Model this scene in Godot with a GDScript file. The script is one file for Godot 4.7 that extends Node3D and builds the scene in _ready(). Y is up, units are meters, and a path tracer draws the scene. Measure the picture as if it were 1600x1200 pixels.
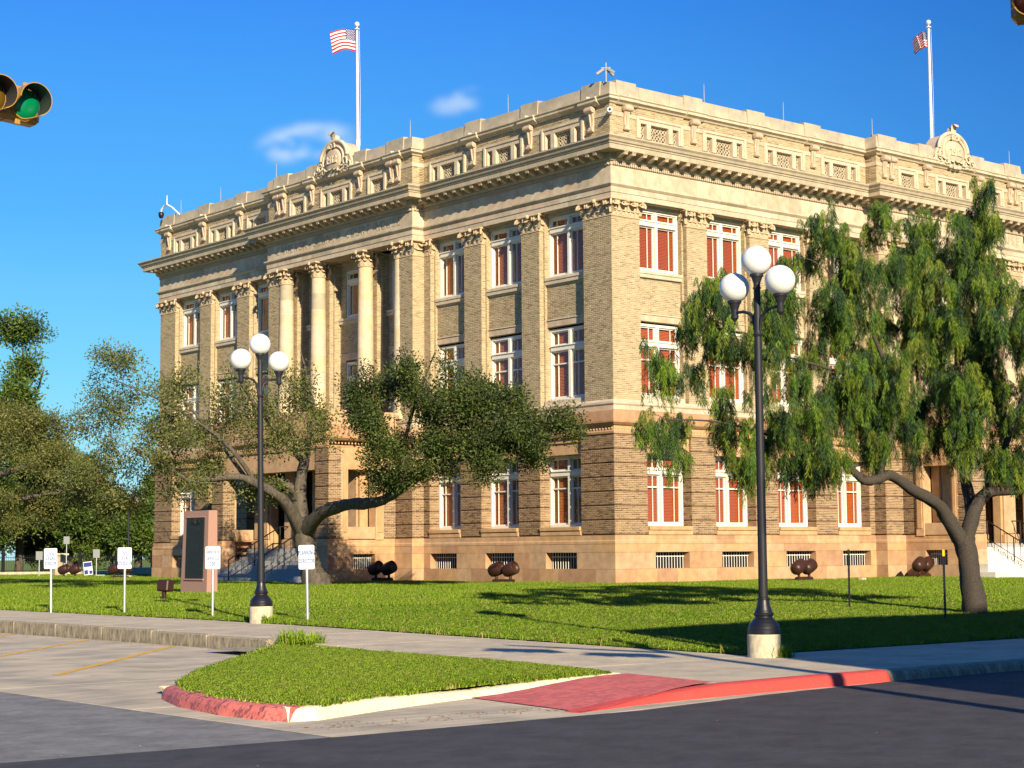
extends Node3D

# ---------------------------------------------------------------- mesh building
class MB:
	var v := PackedVector3Array()
	var n := PackedVector3Array()
	var uv := PackedVector2Array()

	func tri(a: Vector3, b: Vector3, c: Vector3, hint: Vector3) -> void:
		var g := (b - a).cross(c - a)
		if g.length_squared() < 1e-16:
			return
		g = g.normalized()
		if g.dot(hint) > 0.0:
			v.append(a); v.append(c); v.append(b)
		else:
			g = -g
			v.append(a); v.append(b); v.append(c)
		n.append(g); n.append(g); n.append(g)

	func tris(a: Vector3, b: Vector3, c: Vector3, na: Vector3, nb: Vector3, nc: Vector3) -> void:
		if (b - a).cross(c - a).dot(na + nb + nc) > 0.0:
			v.append(a); v.append(c); v.append(b)
			n.append(na); n.append(nc); n.append(nb)
		else:
			v.append(a); v.append(b); v.append(c)
			n.append(na); n.append(nb); n.append(nc)

	func quad(a: Vector3, b: Vector3, c: Vector3, d: Vector3, hint: Vector3) -> void:
		tri(a, b, c, hint)
		tri(a, c, d, hint)

	func quads(a: Vector3, b: Vector3, c: Vector3, d: Vector3, na: Vector3, nb: Vector3, nc: Vector3, nd: Vector3) -> void:
		tris(a, b, c, na, nb, nc)
		tris(a, c, d, na, nc, nd)

	func box(lo: Vector3, hi: Vector3) -> void:
		for ax in 3:
			for s in 2:
				var h := Vector3.ZERO
				h[ax] = 1.0 if s else -1.0
				var o := hi[ax] if s else lo[ax]
				var p: Array = []
				for k in [[0, 0], [1, 0], [1, 1], [0, 1]]:
					var q := Vector3.ZERO
					q[ax] = o
					var b := (ax + 1) % 3
					var c := (ax + 2) % 3
					q[b] = hi[b] if k[0] else lo[b]
					q[c] = hi[c] if k[1] else lo[c]
					p.append(q)
				quad(p[0], p[1], p[2], p[3], h)

	func cbox(lo: Vector3, hi: Vector3, e: float) -> void:
		var m := (lo + hi) * 0.5
		for ax in 3:
			var b := (ax + 1) % 3
			var c := (ax + 2) % 3
			for s in [-1.0, 1.0]:
				var h := Vector3.ZERO
				h[ax] = s
				var p: Array = []
				for k in [[-1, -1], [1, -1], [1, 1], [-1, 1]]:
					var q := Vector3.ZERO
					q[ax] = hi[ax] if s > 0 else lo[ax]
					q[b] = hi[b] - e if k[0] > 0 else lo[b] + e
					q[c] = hi[c] - e if k[1] > 0 else lo[c] + e
					p.append(q)
				quad(p[0], p[1], p[2], p[3], h)
			for s1 in [-1.0, 1.0]:
				for s2 in [-1.0, 1.0]:
					var pb := hi[b] if s1 > 0 else lo[b]
					var pc := hi[c] if s2 > 0 else lo[c]
					var q: Array = []
					for k in [[0, 1], [1, 1], [1, 0], [0, 0]]:
						var w := Vector3.ZERO
						w[ax] = hi[ax] - e if k[0] else lo[ax] + e
						w[b] = pb - s1 * e if k[1] else pb
						w[c] = pc if k[1] else pc - s2 * e
						q.append(w)
					var hh := Vector3.ZERO
					hh[b] = s1
					hh[c] = s2
					quad(q[0], q[1], q[2], q[3], hh)
		for i in 8:
			var sg := Vector3(1 if i & 1 else -1, 1 if i & 2 else -1, 1 if i & 4 else -1)
			var cr := Vector3(hi.x if sg.x > 0 else lo.x, hi.y if sg.y > 0 else lo.y, hi.z if sg.z > 0 else lo.z)
			tri(cr - Vector3(0, sg.y, sg.z) * e, cr - Vector3(sg.x, 0, sg.z) * e, cr - Vector3(sg.x, sg.y, 0) * e, cr - m)

	func tube(pts: Array, rad: Array, sides: int, cap := true, wob := 0.0) -> void:
		var rings: Array = []
		var nrm: Array = []
		var ref := Vector3(0.31, 0.17, 0.93)
		for i in pts.size():
			var d: Vector3 = (pts[mini(i + 1, pts.size() - 1)] - pts[maxi(i - 1, 0)])
			d = d.normalized()
			var a := d.cross(ref)
			if a.length() < 0.2:
				a = d.cross(Vector3(0.9, 0.1, 0.2))
			a = a.normalized()
			var b := d.cross(a)
			var rr: Array = []
			var nn: Array = []
			for k in sides:
				var t := TAU * k / sides
				var o := a * cos(t) + b * sin(t)
				rr.append(pts[i] + o * (rad[i] * (1.0 + wob * sin(t * 3.0 + i * 1.7) + wob * 0.6 * sin(t * 2.0 - i * 0.9))))
				nn.append(o)
			rings.append(rr)
			nrm.append(nn)
		for i in pts.size() - 1:
			for k in sides:
				var k2 := (k + 1) % sides
				quads(rings[i][k], rings[i][k2], rings[i + 1][k2], rings[i + 1][k], nrm[i][k], nrm[i][k2], nrm[i + 1][k2], nrm[i + 1][k])
		if cap:
			for e in [0, pts.size() - 1]:
				var d2: Vector3 = pts[e] - pts[1 if e == 0 else e - 1]
				for k in sides:
					tri(pts[e], rings[e][k], rings[e][(k + 1) % sides], d2)

	# prof: Vector2(radius, height); each profile piece has its own normal, smooth round the axis
	func lathe(prof: Array, sides: int, at := Vector3.ZERO, smooth := false) -> void:
		for i in prof.size() - 1:
			var p: Vector2 = prof[i]
			var q: Vector2 = prof[i + 1]
			var e := q - p
			if e.length() < 1e-6:
				continue
			var m := Vector2(e.y, -e.x).normalized()
			var mp := m
			var mq := m
			if smooth:
				if i > 0:
					var e0: Vector2 = p - prof[i - 1]
					mp = (m + Vector2(e0.y, -e0.x).normalized()).normalized()
				if i < prof.size() - 2:
					var e1: Vector2 = prof[i + 2] - q
					mq = (m + Vector2(e1.y, -e1.x).normalized()).normalized()
			for k in sides:
				var c0 := cos(TAU * k / sides)
				var s0 := sin(TAU * k / sides)
				var c1 := cos(TAU * (k + 1) / sides)
				var s1 := sin(TAU * (k + 1) / sides)
				quads(at + Vector3(p.x * c0, p.y, p.x * s0), at + Vector3(p.x * c1, p.y, p.x * s1), at + Vector3(q.x * c1, q.y, q.x * s1), at + Vector3(q.x * c0, q.y, q.x * s0),
					Vector3(mp.x * c0, mp.y, mp.x * s0), Vector3(mp.x * c1, mp.y, mp.x * s1), Vector3(mq.x * c1, mq.y, mq.x * s1), Vector3(mq.x * c0, mq.y, mq.x * s0))

	# a straight run of a moulding from a to b (plan), mitre vectors m0 and m1, profile (out, height) listed from the bottom up
	func run(a: Vector3, b: Vector3, m0: Vector3, m1: Vector3, o: Vector3, prof: Array, caps := true) -> void:
		for i in prof.size() - 1:
			var p: Vector2 = prof[i]
			var q: Vector2 = prof[i + 1]
			var e := q - p
			quad(a + m0 * p.x + Vector3.UP * p.y, b + m1 * p.x + Vector3.UP * p.y, b + m1 * q.x + Vector3.UP * q.y, a + m0 * q.x + Vector3.UP * q.y, o * e.y - Vector3.UP * e.x)
		if caps:
			for s in 2:
				var at := b if s else a
				var m := m1 if s else m0
				var c: Vector3 = at + m * prof[0].x + Vector3.UP * prof[0].y
				for i in range(1, prof.size() - 1):
					tri(c, at + m * prof[i].x + Vector3.UP * prof[i].y, at + m * prof[i + 1].x + Vector3.UP * prof[i + 1].y, (b - a) if s else (a - b))

	func prism(poly: Array, z0: float, z1: float) -> void:   # polygon in x, y pushed along z
		var pk := PackedVector2Array(poly)
		var ix := Geometry2D.triangulate_polygon(pk)
		for i in range(0, ix.size(), 3):
			var a := pk[ix[i]]
			var b := pk[ix[i + 1]]
			var c := pk[ix[i + 2]]
			tri(Vector3(a.x, a.y, z1), Vector3(b.x, b.y, z1), Vector3(c.x, c.y, z1), Vector3.BACK)
			tri(Vector3(a.x, a.y, z0), Vector3(b.x, b.y, z0), Vector3(c.x, c.y, z0), Vector3.FORWARD)
		var s := -1.0 if Geometry2D.is_polygon_clockwise(pk) else 1.0
		for i in pk.size():
			var a := pk[i]
			var b := pk[(i + 1) % pk.size()]
			var e := (b - a) * s
			quad(Vector3(a.x, a.y, z0), Vector3(b.x, b.y, z0), Vector3(b.x, b.y, z1), Vector3(a.x, a.y, z1), Vector3(e.y, -e.x, 0))

	func turn(from: int, t: Transform3D) -> void:
		for i in range(from, v.size()):
			v[i] = t * v[i]
			n[i] = (t.basis * n[i]).normalized()

	func add(o: MB, t := Transform3D.IDENTITY) -> void:
		for i in o.v.size():
			v.append(t * o.v[i])
			n.append((t.basis * o.n[i]).normalized())

	func mesh() -> ArrayMesh:
		var a := []
		a.resize(Mesh.ARRAY_MAX)
		a[Mesh.ARRAY_VERTEX] = v
		a[Mesh.ARRAY_NORMAL] = n
		if uv.size() == v.size():
			a[Mesh.ARRAY_TEX_UV] = uv
		var m := ArrayMesh.new()
		if v.size():
			m.add_surface_from_arrays(Mesh.PRIMITIVE_TRIANGLES, a)
		return m

var rng := RandomNumberGenerator.new()
var taken := {}
var boxes := {}
var M := {}

func numbered(s: String) -> String:
	if not taken.has(s):
		taken[s] = 0
		return s
	taken[s] += 1
	return "%s_%03d" % [s, taken[s]]

func thing(called: String, label: String, category: String, at := Vector3.ZERO, turn := 0.0, group := "") -> Node3D:
	var o := Node3D.new()
	o.name = numbered(called)
	add_child(o, true)
	o.position = at
	o.rotation.y = turn
	o.set_meta("label", label)
	o.set_meta("category", category)
	if group != "":
		o.set_meta("group", group)
	return o

func part(called: String, what, m: Material, parent: Node, t := Transform3D.IDENTITY, kind := "") -> MeshInstance3D:
	var o := MeshInstance3D.new()
	o.mesh = what.mesh() if what is MB else what
	o.material_override = m
	o.name = called
	o.transform = t
	if kind != "":
		o.set_meta("kind", kind)
	parent.add_child(o, true)
	return o

func struct(called: String, what, m: Material, parent: Node = null, t := Transform3D.IDENTITY) -> MeshInstance3D:
	var o := part(called, what, m, self if parent == null else parent, t)
	if parent == null:
		o.name = numbered(called)
		o.set_meta("kind", "structure")
	return o

func dup(o: Node3D, label: String, at: Vector3, turn := 0.0) -> Node3D:
	var r: Node3D = o.duplicate()
	r.name = numbered(String(o.name).rstrip("0123456789").trim_suffix("_"))
	add_child(r, true)
	r.position = at
	r.rotation = Vector3(0, turn, 0)
	r.set_meta("label", label)
	return r

func multi(called: String, mesh: Mesh, m: Material, parent: Node, where: Array, tints: Array, kind := "stuff") -> MultiMeshInstance3D:
	var mm := MultiMesh.new()
	mm.transform_format = MultiMesh.TRANSFORM_3D
	mm.use_colors = tints.size() > 0
	mm.mesh = mesh
	mm.instance_count = where.size()
	for i in where.size():
		mm.set_instance_transform(i, where[i])
		if tints.size():
			mm.set_instance_color(i, tints[i])
	var o := MultiMeshInstance3D.new()
	o.multimesh = mm
	o.material_override = m
	o.name = called
	if kind != "":
		o.set_meta("kind", kind)
	parent.add_child(o, true)
	return o

func block(size: Vector3, e: float) -> Mesh:          # a bevelled block centred on its own origin, kept for reuse
	var key := "%.2f %.2f %.2f %.3f" % [size.x, size.y, size.z, e]
	if not boxes.has(key):
		var b := MB.new()
		b.cbox(-size * 0.5, size * 0.5, e)
		boxes[key] = b.mesh()
	return boxes[key]

func bx(lo: Vector3, hi: Vector3, e := 0.0) -> MB:
	var b := MB.new()
	if e > 0.0:
		b.cbox(lo, hi, e)
	else:
		b.box(lo, hi)
	return b

func at3(p: Vector3) -> Transform3D:
	return Transform3D(Basis.IDENTITY, p)

func text(called: String, s: String, h: float, depth: float, m: Material, parent: Node, t: Transform3D, font := "Droid Sans", bold := false) -> MeshInstance3D:
	var f := SystemFont.new()
	f.font_names = PackedStringArray([font])
	if bold:
		f.font_weight = 700
	var tm := TextMesh.new()
	tm.text = s
	tm.font = f
	tm.font_size = 64
	tm.pixel_size = h / 46.0
	tm.depth = depth
	tm.curve_step = 3.0
	return part(called, tm, m, parent, t)

# ---------------------------------------------------------------- textures and materials
func noise_bytes(size: int, freq: float, seed_: int, oct := 4, kind := FastNoiseLite.TYPE_SIMPLEX_SMOOTH) -> PackedByteArray:
	var f := FastNoiseLite.new()
	f.seed = seed_
	f.noise_type = kind
	f.frequency = freq
	f.fractal_octaves = oct
	var im := f.get_seamless_image(size, size)
	im.convert(Image.FORMAT_L8)
	return im.get_data()

func srgb8(x: float) -> int:
	x = clampf(x, 0.0, 1.0)
	return int(255.0 * (x * 12.92 if x < 0.0031308 else 1.055 * pow(x, 1.0 / 2.4) - 0.055) + 0.5)

var LUT := PackedByteArray()

func tex_from(size: int, layers: Array, base: Vector3, tint_lo := Vector3.ONE, tint_hi := Vector3.ONE) -> ImageTexture:
	# layers: [bytes, weight]; the value 1 + sum(weight * (noise - 0.5)) scales base; the first layer also blends between the tints
	if LUT.is_empty():
		LUT.resize(1025)
		for i in 1025:
			LUT[i] = srgb8(i / 1024.0)
	var out := PackedByteArray()
	out.resize(size * size * 3)
	for i in size * size:
		var val := 1.0
		for l in layers:
			val += l[1] * (l[0][i] / 255.0 - 0.5)
		var k: float = layers[0][0][i] / 255.0
		var c: Vector3 = base * val * tint_lo.lerp(tint_hi, k)
		out[i * 3] = LUT[clampi(int(c.x * 1024), 0, 1024)]
		out[i * 3 + 1] = LUT[clampi(int(c.y * 1024), 0, 1024)]
		out[i * 3 + 2] = LUT[clampi(int(c.z * 1024), 0, 1024)]
	var im := Image.create_from_data(size, size, false, Image.FORMAT_RGB8, out)
	return ImageTexture.create_from_image(im)

func normal_from(size: int, bytes: PackedByteArray, k: float) -> ImageTexture:
	var im := Image.create_from_data(size, size, false, Image.FORMAT_L8, bytes)
	im.convert(Image.FORMAT_RGBA8)
	im.bump_map_to_normal_map(k)
	return ImageTexture.create_from_image(im)

func lin(r: float, g: float, b: float) -> Color:
	return Color(r, g, b).linear_to_srgb()

func mat(name_: String, c: Color, rough := 0.8, t: Texture2D = null, scale := Vector3.ONE, nm: Texture2D = null, nk := 1.0) -> StandardMaterial3D:
	var m := StandardMaterial3D.new()
	m.resource_name = name_
	m.albedo_color = c
	m.roughness = rough
	m.metallic_specular = 0.4
	if t:
		m.albedo_texture = t
	if t or nm:
		m.uv1_triplanar = true
		m.uv1_world_triplanar = true
		m.uv1_scale = scale
	if nm:
		m.normal_enabled = true
		m.normal_texture = nm
		m.normal_scale = nk
	M[name_] = m
	return m

func make_materials() -> void:
	var n1 := noise_bytes(512, 0.012, 11)
	var n2 := noise_bytes(512, 0.09, 12, 3)
	var n3 := noise_bytes(512, 0.35, 13, 2)
	var n4 := noise_bytes(512, 0.004, 14, 3)
	var stone := tex_from(512, [[n1, 0.30], [n2, 0.16], [n3, 0.14], [n4, 0.2]], Vector3.ONE * 0.82, Vector3(1, 0.97, 0.92), Vector3(1, 1, 1))
	var stone_n := normal_from(512, n3, 2.0)
	var dirt := tex_from(512, [[n4, 0.28], [n1, 0.22], [n3, 0.15]], Vector3.ONE * 0.86, Vector3(0.93, 0.97, 1.03), Vector3(1.03, 1, 0.95))
	var s1 := Vector3.ONE * 0.35
	# sandstone base, in a few tones
	mat("base_a", lin(0.55, 0.345, 0.18), 0.85, stone, s1, stone_n, 0.4)
	mat("base_b", lin(0.58, 0.37, 0.21), 0.85, stone, s1, stone_n, 0.4)
	mat("base_c", lin(0.50, 0.30, 0.17), 0.85, stone, s1, stone_n, 0.4)
	mat("base_d", lin(0.54, 0.36, 0.22), 0.85, stone, s1, stone_n, 0.4)
	mat("base_e", lin(0.45, 0.27, 0.16), 0.85, stone, s1, stone_n, 0.4)
	# cream terracotta, in a few tones
	mat("cream_a", lin(0.60, 0.515, 0.385), 0.75, stone, s1, stone_n, 0.3)
	mat("cream_b", lin(0.63, 0.545, 0.41), 0.75, stone, s1, stone_n, 0.3)
	mat("cream_c", lin(0.585, 0.465, 0.345), 0.75, stone, s1, stone_n, 0.3)
	mat("cream_d", lin(0.475, 0.41, 0.30), 0.75, stone, s1, stone_n, 0.3)
	mat("cream_e", lin(0.62, 0.475, 0.36), 0.75, stone, s1, stone_n, 0.3)
	mat("coping_a", lin(0.48, 0.41, 0.305), 0.85, dirt, s1, stone_n, 0.4)
	mat("coping_b", lin(0.45, 0.385, 0.285), 0.85, dirt, s1, stone_n, 0.4)
	mat("cornice", lin(0.49, 0.41, 0.295), 0.8, dirt, s1 * 1.4, stone_n, 0.4)
	mat("drum_a", lin(0.66, 0.54, 0.37), 0.75, stone, s1, stone_n, 0.25)
	mat("drum_b", lin(0.66, 0.53, 0.34), 0.75, stone, s1, stone_n, 0.25)
	mat("drum_c", lin(0.68, 0.55, 0.41), 0.75, stone, s1, stone_n, 0.25)
	mat("capital", lin(0.58, 0.44, 0.28), 0.8, dirt, s1 * 2, stone_n, 0.5)
	mat("mortar_buff", lin(0.70, 0.62, 0.465), 0.95, stone, s1 * 3)
	mat("mortar_tan", lin(0.68, 0.565, 0.41), 0.95, stone, s1 * 3)
	mat("groove", lin(0.16, 0.09, 0.05), 0.95)
	var brick := mat("brick", Color.WHITE, 0.88, tex_from(512, [[n2, 0.35], [n3, 0.4]], Vector3.ONE * 0.85), Vector3.ONE * 2.2, stone_n, 0.6)
	brick.vertex_color_use_as_albedo = true
	mat("white_paint", lin(0.74, 0.71, 0.63), 0.45, tex_from(256, [[noise_bytes(256, 0.02, 5), 0.1], [noise_bytes(256, 0.2, 6), 0.06]], Vector3.ONE * 0.92), Vector3.ONE * 0.6)
	var glass := mat("glass", Color(0.05, 0.06, 0.07, 0.03), 0.02)
	glass.transparency = BaseMaterial3D.TRANSPARENCY_ALPHA
	glass.metallic_specular = 0.6
	mat("blind", lin(0.38, 0.085, 0.013), 0.5)
	mat("blind_b", lin(0.33, 0.072, 0.012), 0.5)
	mat("blind_c", lin(0.25, 0.05, 0.014), 0.5)
	mat("blind_dark", lin(0.42, 0.13, 0.03), 0.5)
	mat("dark", lin(0.012, 0.011, 0.012), 0.9)
	mat("interior", lin(0.10, 0.08, 0.06), 0.9)
	mat("door_wood", lin(0.035, 0.018, 0.010), 0.4)
	var iron := mat("iron", lin(0.006, 0.0065, 0.010), 0.35)
	iron.clearcoat_enabled = true
	iron.clearcoat = 0.5
	mat("iron_grey", lin(0.018, 0.019, 0.025), 0.5)
	var ps := mat("pole_steel", lin(0.62, 0.64, 0.66), 0.38)
	ps.metallic = 0.7
	mat("white_metal", lin(0.62, 0.62, 0.61), 0.4)
	mat("bar_white", lin(0.62, 0.62, 0.60), 0.5)
	mat("sign_white", lin(0.60, 0.63, 0.65), 0.35)
	mat("sign_blue", lin(0.012, 0.075, 0.30), 0.4)
	mat("sign_grey", lin(0.22, 0.24, 0.25), 0.45)
	var globe := mat("globe", lin(0.70, 0.72, 0.70), 0.22)
	globe.subsurf_scatter_enabled = true
	globe.subsurf_scatter_strength = 0.25
	mat("flood_brown", lin(0.048, 0.019, 0.014), 0.42, stone, s1 * 4)
	mat("yellow_tip", lin(0.72, 0.50, 0.01), 0.5)
	mat("yard_blue", lin(0.02, 0.04, 0.20), 0.4)
	mat("signal_yellow", lin(0.42, 0.25, 0.05), 0.35, stone, s1 * 3)
	mat("signal_in", lin(0.035, 0.037, 0.042), 0.42)
	mat("lens_green", lin(0.0, 0.16, 0.065), 0.25)
	mat("lens_amber", lin(0.10, 0.06, 0.01), 0.25)
	mat("lens_red", lin(0.03, 0.005, 0.005), 0.25)
	mat("galv", lin(0.36, 0.37, 0.38), 0.5, dirt, s1)
	# granite of the steps and of the marker
	var g1 := noise_bytes(512, 0.28, 31, 2)
	var g2 := noise_bytes(512, 0.11, 32, 2)
	mat("step_granite", lin(0.36, 0.355, 0.34), 0.7, tex_from(512, [[n1, 0.2], [g1, 0.4]], Vector3.ONE * 0.9), s1 * 2)
	mat("step_white", lin(0.62, 0.60, 0.55), 0.7, tex_from(512, [[n1, 0.2], [g1, 0.3]], Vector3.ONE * 0.9), s1 * 2)
	mat("pink_granite", lin(0.47, 0.275, 0.205), 0.5, tex_from(512, [[g1, 0.9], [g2, 0.6]], Vector3.ONE * 0.8, Vector3(0.8, 0.9, 0.95), Vector3(1.1, 1, 1)), Vector3.ONE * 0.9)
	var plq := noise_bytes(512, 0.045, 33, 5)
	var bronze := mat("bronze", lin(0.055, 0.062, 0.06), 0.38, tex_from(512, [[plq, 1.0], [g2, 0.8]], Vector3.ONE * 0.75, Vector3(0.8, 1, 1), Vector3(1, 1, 0.9)), Vector3.ONE * 1.2, normal_from(512, plq, 14.0), 1.0)
	bronze.metallic = 0.5
	# concrete
	var c1 := noise_bytes(1024, 0.004, 41, 5)
	var c2 := noise_bytes(1024, 0.02, 42, 4)
	var c3 := noise_bytes(1024, 0.4, 43, 2)
	var c4 := noise_bytes(1024, 0.008, 44, 3)
	var streak := PackedByteArray()
	streak.resize(1024 * 1024)
	for y in 1024:
		for x in 1024:
			streak[y * 1024 + x] = c4[((y * 5) % 1024) * 1024 + (x / 2 + 300) % 1024]
	var conc := tex_from(1024, [[c1, 0.35], [c2, 0.22], [c3, 0.22]], Vector3.ONE * 0.84, Vector3(0.97, 0.98, 1.0), Vector3(1.0, 0.99, 0.95))
	var conc_n := normal_from(1024, c3, 2.5)
	mat("walk", lin(0.56, 0.48, 0.35), 0.9, conc, Vector3.ONE * 0.22, conc_n, 0.4)
	mat("walk_b", lin(0.53, 0.455, 0.335), 0.9, conc, Vector3.ONE * 0.22, conc_n, 0.4)
	mat("apron", lin(0.52, 0.45, 0.34), 0.9, tex_from(1024, [[c1, 0.5], [streak, 0.45], [c3, 0.2]], Vector3.ONE * 0.82, Vector3(0.93, 0.96, 1.0), Vector3(1.03, 1.0, 0.94)), Vector3.ONE * 0.16, conc_n, 0.4)
	mat("kerb", lin(0.40, 0.35, 0.25), 0.9, tex_from(1024, [[c2, 1.0], [c1, 0.5], [c3, 0.3]], Vector3.ONE * 0.72, Vector3(0.8, 0.82, 0.85), Vector3(1.08, 1.04, 0.95)), Vector3(0.5, 0.18, 0.5), conc_n, 0.6)
	mat("plinth", lin(0.62, 0.56, 0.42), 0.9, tex_from(1024, [[c2, 0.6], [c1, 0.4], [c3, 0.25]], Vector3.ONE * 0.8, Vector3(0.85, 0.85, 0.85), Vector3(1.05, 1.02, 0.97)), Vector3(0.9, 0.3, 0.9), conc_n, 0.5)
	# red and white kerb paint, worn through to dark marks
	var w1 := noise_bytes(512, 0.03, 51, 4)
	var w2 := noise_bytes(512, 0.010, 52, 3)
	var paint := func(hi: Vector3, lo: Vector3, cut: float) -> ImageTexture:
		var out := PackedByteArray()
		out.resize(512 * 512 * 3)
		for i in 512 * 512:
			var k := smoothstep(cut, cut + 0.08, w1[i] / 255.0 * 0.6 + w2[i] / 255.0 * 0.4)
			var c: Vector3 = lo.lerp(hi, k) * (0.86 + 0.28 * n3[i] / 255.0)
			out[i * 3] = srgb8(c.x)
			out[i * 3 + 1] = srgb8(c.y)
			out[i * 3 + 2] = srgb8(c.z)
		return ImageTexture.create_from_image(Image.create_from_data(512, 512, false, Image.FORMAT_RGB8, out))
	var fade: ImageTexture = paint.call(Vector3(0.62, 0.16, 0.13), Vector3(0.15, 0.06, 0.07), 0.38)
	mat("red_kerb", Color.WHITE, 0.7, fade, Vector3.ONE * 0.9, conc_n, 0.4)
	mat("red_bright", Color.WHITE, 0.6, paint.call(Vector3(0.55, 0.062, 0.05), Vector3(0.36, 0.07, 0.055), 0.36), Vector3.ONE * 0.7, conc_n, 0.4)
	mat("red_ramp", Color.WHITE, 0.8, paint.call(Vector3(0.60, 0.145, 0.125), Vector3(0.46, 0.11, 0.105), 0.45), Vector3.ONE * 0.4, conc_n, 0.5)
	mat("cream_kerb", Color.WHITE, 0.7, paint.call(Vector3(0.74, 0.66, 0.46), Vector3(0.45, 0.36, 0.22), 0.27), Vector3.ONE * 0.8, conc_n, 0.4)
	mat("yellow_line", Color.WHITE, 0.8, paint.call(Vector3(0.66, 0.37, 0.03), Vector3(0.42, 0.31, 0.15), 0.36), Vector3.ONE * 1.1, conc_n, 0.4)
	# asphalt: dark matrix, pale specks
	var asph := func(base: Vector3, spk: float, thr: float) -> ImageTexture:
		var out := PackedByteArray()
		out.resize(1024 * 1024 * 3)
		for i in 1024 * 1024:
			var k: float = base.x * (0.8 + 0.5 * (c1[i] / 255.0) + 0.35 * (c2[i] / 255.0 - 0.5) + 0.3 * (streak[i] / 255.0 - 0.5))
			var s := c3[i] / 255.0
			k *= 0.75 + 0.5 * s
			if s > thr:
				k += spk * (s - thr) * 4.0
			out[i * 3] = LUT[clampi(int(k * 1024), 0, 1024)]
			out[i * 3 + 1] = LUT[clampi(int(k * base.y * 1024), 0, 1024)]
			out[i * 3 + 2] = LUT[clampi(int(k * base.z * 1024), 0, 1024)]
		return ImageTexture.create_from_image(Image.create_from_data(1024, 1024, false, Image.FORMAT_RGB8, out))
	mat("asphalt", Color.WHITE, 0.85, asph.call(Vector3(0.047, 0.97, 1.04), 0.2, 0.84), Vector3.ONE * 0.35, conc_n, 0.8)
	mat("asphalt_old", Color.WHITE, 0.9, asph.call(Vector3(0.165, 1.0, 0.97), 0.3, 0.72), Vector3.ONE * 0.35, conc_n, 0.9)
	# soil under the grass, far lawns, bark
	mat("turf", lin(0.135, 0.205, 0.02), 1.0, tex_from(512, [[n1, 0.5], [n2, 0.5], [n3, 0.5]], Vector3.ONE * 0.8, Vector3(1.25, 0.95, 1.1), Vector3(0.9, 1.05, 0.8)), Vector3.ONE * 0.4)
	mat("far_ground", lin(0.16, 0.23, 0.03), 1.0, tex_from(512, [[n1, 0.5], [n2, 0.4]], Vector3.ONE * 0.8, Vector3(1.1, 1, 0.9), Vector3(0.9, 1, 0.9)), Vector3.ONE * 0.05)
	var b1 := noise_bytes(512, 0.03, 61, 4, FastNoiseLite.TYPE_CELLULAR)
	var b2 := noise_bytes(512, 0.05, 62, 4)
	var bark_n := normal_from(512, b2, 10.0)
	mat("bark_oak", lin(0.20, 0.17, 0.135), 0.95, tex_from(512, [[b2, 2.0], [b1, 0.8], [n4, 1.0]], Vector3.ONE * 0.5), Vector3(2.4, 0.7, 2.4), bark_n, 1.0)
	mat("bark_mesquite", lin(0.085, 0.072, 0.06), 0.95, tex_from(512, [[b2, 1.3], [b1, 0.7]], Vector3.ONE * 0.7), Vector3(3.2, 0.8, 3.2), bark_n, 1.2)
	mat("twig_grey", lin(0.30, 0.265, 0.215), 0.9)
	mat("twig_dark", lin(0.09, 0.075, 0.06), 0.9)
	var leaf := mat("leaf", Color.WHITE, 0.55)
	leaf.vertex_color_use_as_albedo = true
	leaf.backlight_enabled = true
	leaf.backlight = Color(0.5, 0.5, 0.5)
	var blade := mat("blade", Color.WHITE, 0.6)
	blade.vertex_color_use_as_albedo = true
	blade.backlight_enabled = true
	blade.backlight = Color(0.6, 0.6, 0.6)
	mat("carved", lin(0.36, 0.29, 0.185), 0.85)
	mat("grit", lin(0.50, 0.48, 0.42), 0.9)

func pick(a: Array):
	return a[rng.randi() % a.size()]

# ---------------------------------------------------------------- courthouse
var BR := []          # bricks: transforms and tints
var BT := []
const BASE := ["base_a", "base_b", "base_c", "base_d", "base_e", "base_a", "base_b", "base_d"]
const CREAM := ["cream_a", "cream_b", "cream_a", "cream_c", "cream_b", "cream_d", "cream_e", "cream_c"]
const UPPER := -0.22    # face of the upper piers, behind the face of the base
const LOWER := -0.08
const LH := 5.72        # half width of the middle of the left front, and of the right front
const RH := 5.26
const STEP := 0.58      # how far the middle of each front stands forward

func course(called: String, path: Array, prof: Array, plen: float, mats: Array, parent: Node, holes := {}, gap := 0.007) -> void:
	var last := path.size() - 2
	for i in path.size() - 1:
		var a: Vector3 = path[i]
		var b: Vector3 = path[i + 1]
		var d := (b - a).normalized()
		var o := d.cross(Vector3.UP)
		var m0 := o
		var m1 := o
		if i > 0:
			var o0: Vector3 = (a - path[i - 1]).normalized().cross(Vector3.UP)
			m0 = (o + o0) / (1.0 + o.dot(o0))
		if i < last:
			var o1: Vector3 = (path[i + 2] - b).normalized().cross(Vector3.UP)
			m1 = (o + o1) / (1.0 + o.dot(o1))
		var spans := []
		var at := 0.0
		var len_ := a.distance_to(b)
		for h in holes.get(i, []):
			spans.append([at, h[0]])
			at = h[1]
		spans.append([at, len_])
		for sp in spans:
			var l: float = sp[1] - sp[0]
			if l < 0.01:
				continue
			var pl := plen if (a.x + d.x * sp[0] < 26.0 and b.z > -40 and a.x < 30.0) else 6.0
			var k := maxi(1, roundi(l / pl))
			for j in k:
				var t0: float = sp[0] + l * j / k
				var t1: float = sp[0] + l * (j + 1) / k
				var first := t0 < 0.001
				var fin := t1 > len_ - 0.001
				var mb := MB.new()
				mb.run(a + d * (t0 + (0.0 if first else gap * 0.5)), a + d * (t1 - (0.0 if fin else gap * 0.5)), m0 if first else o, m1 if fin else o, o, prof)
				part(called, mb, M[pick(mats)], parent)

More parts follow.
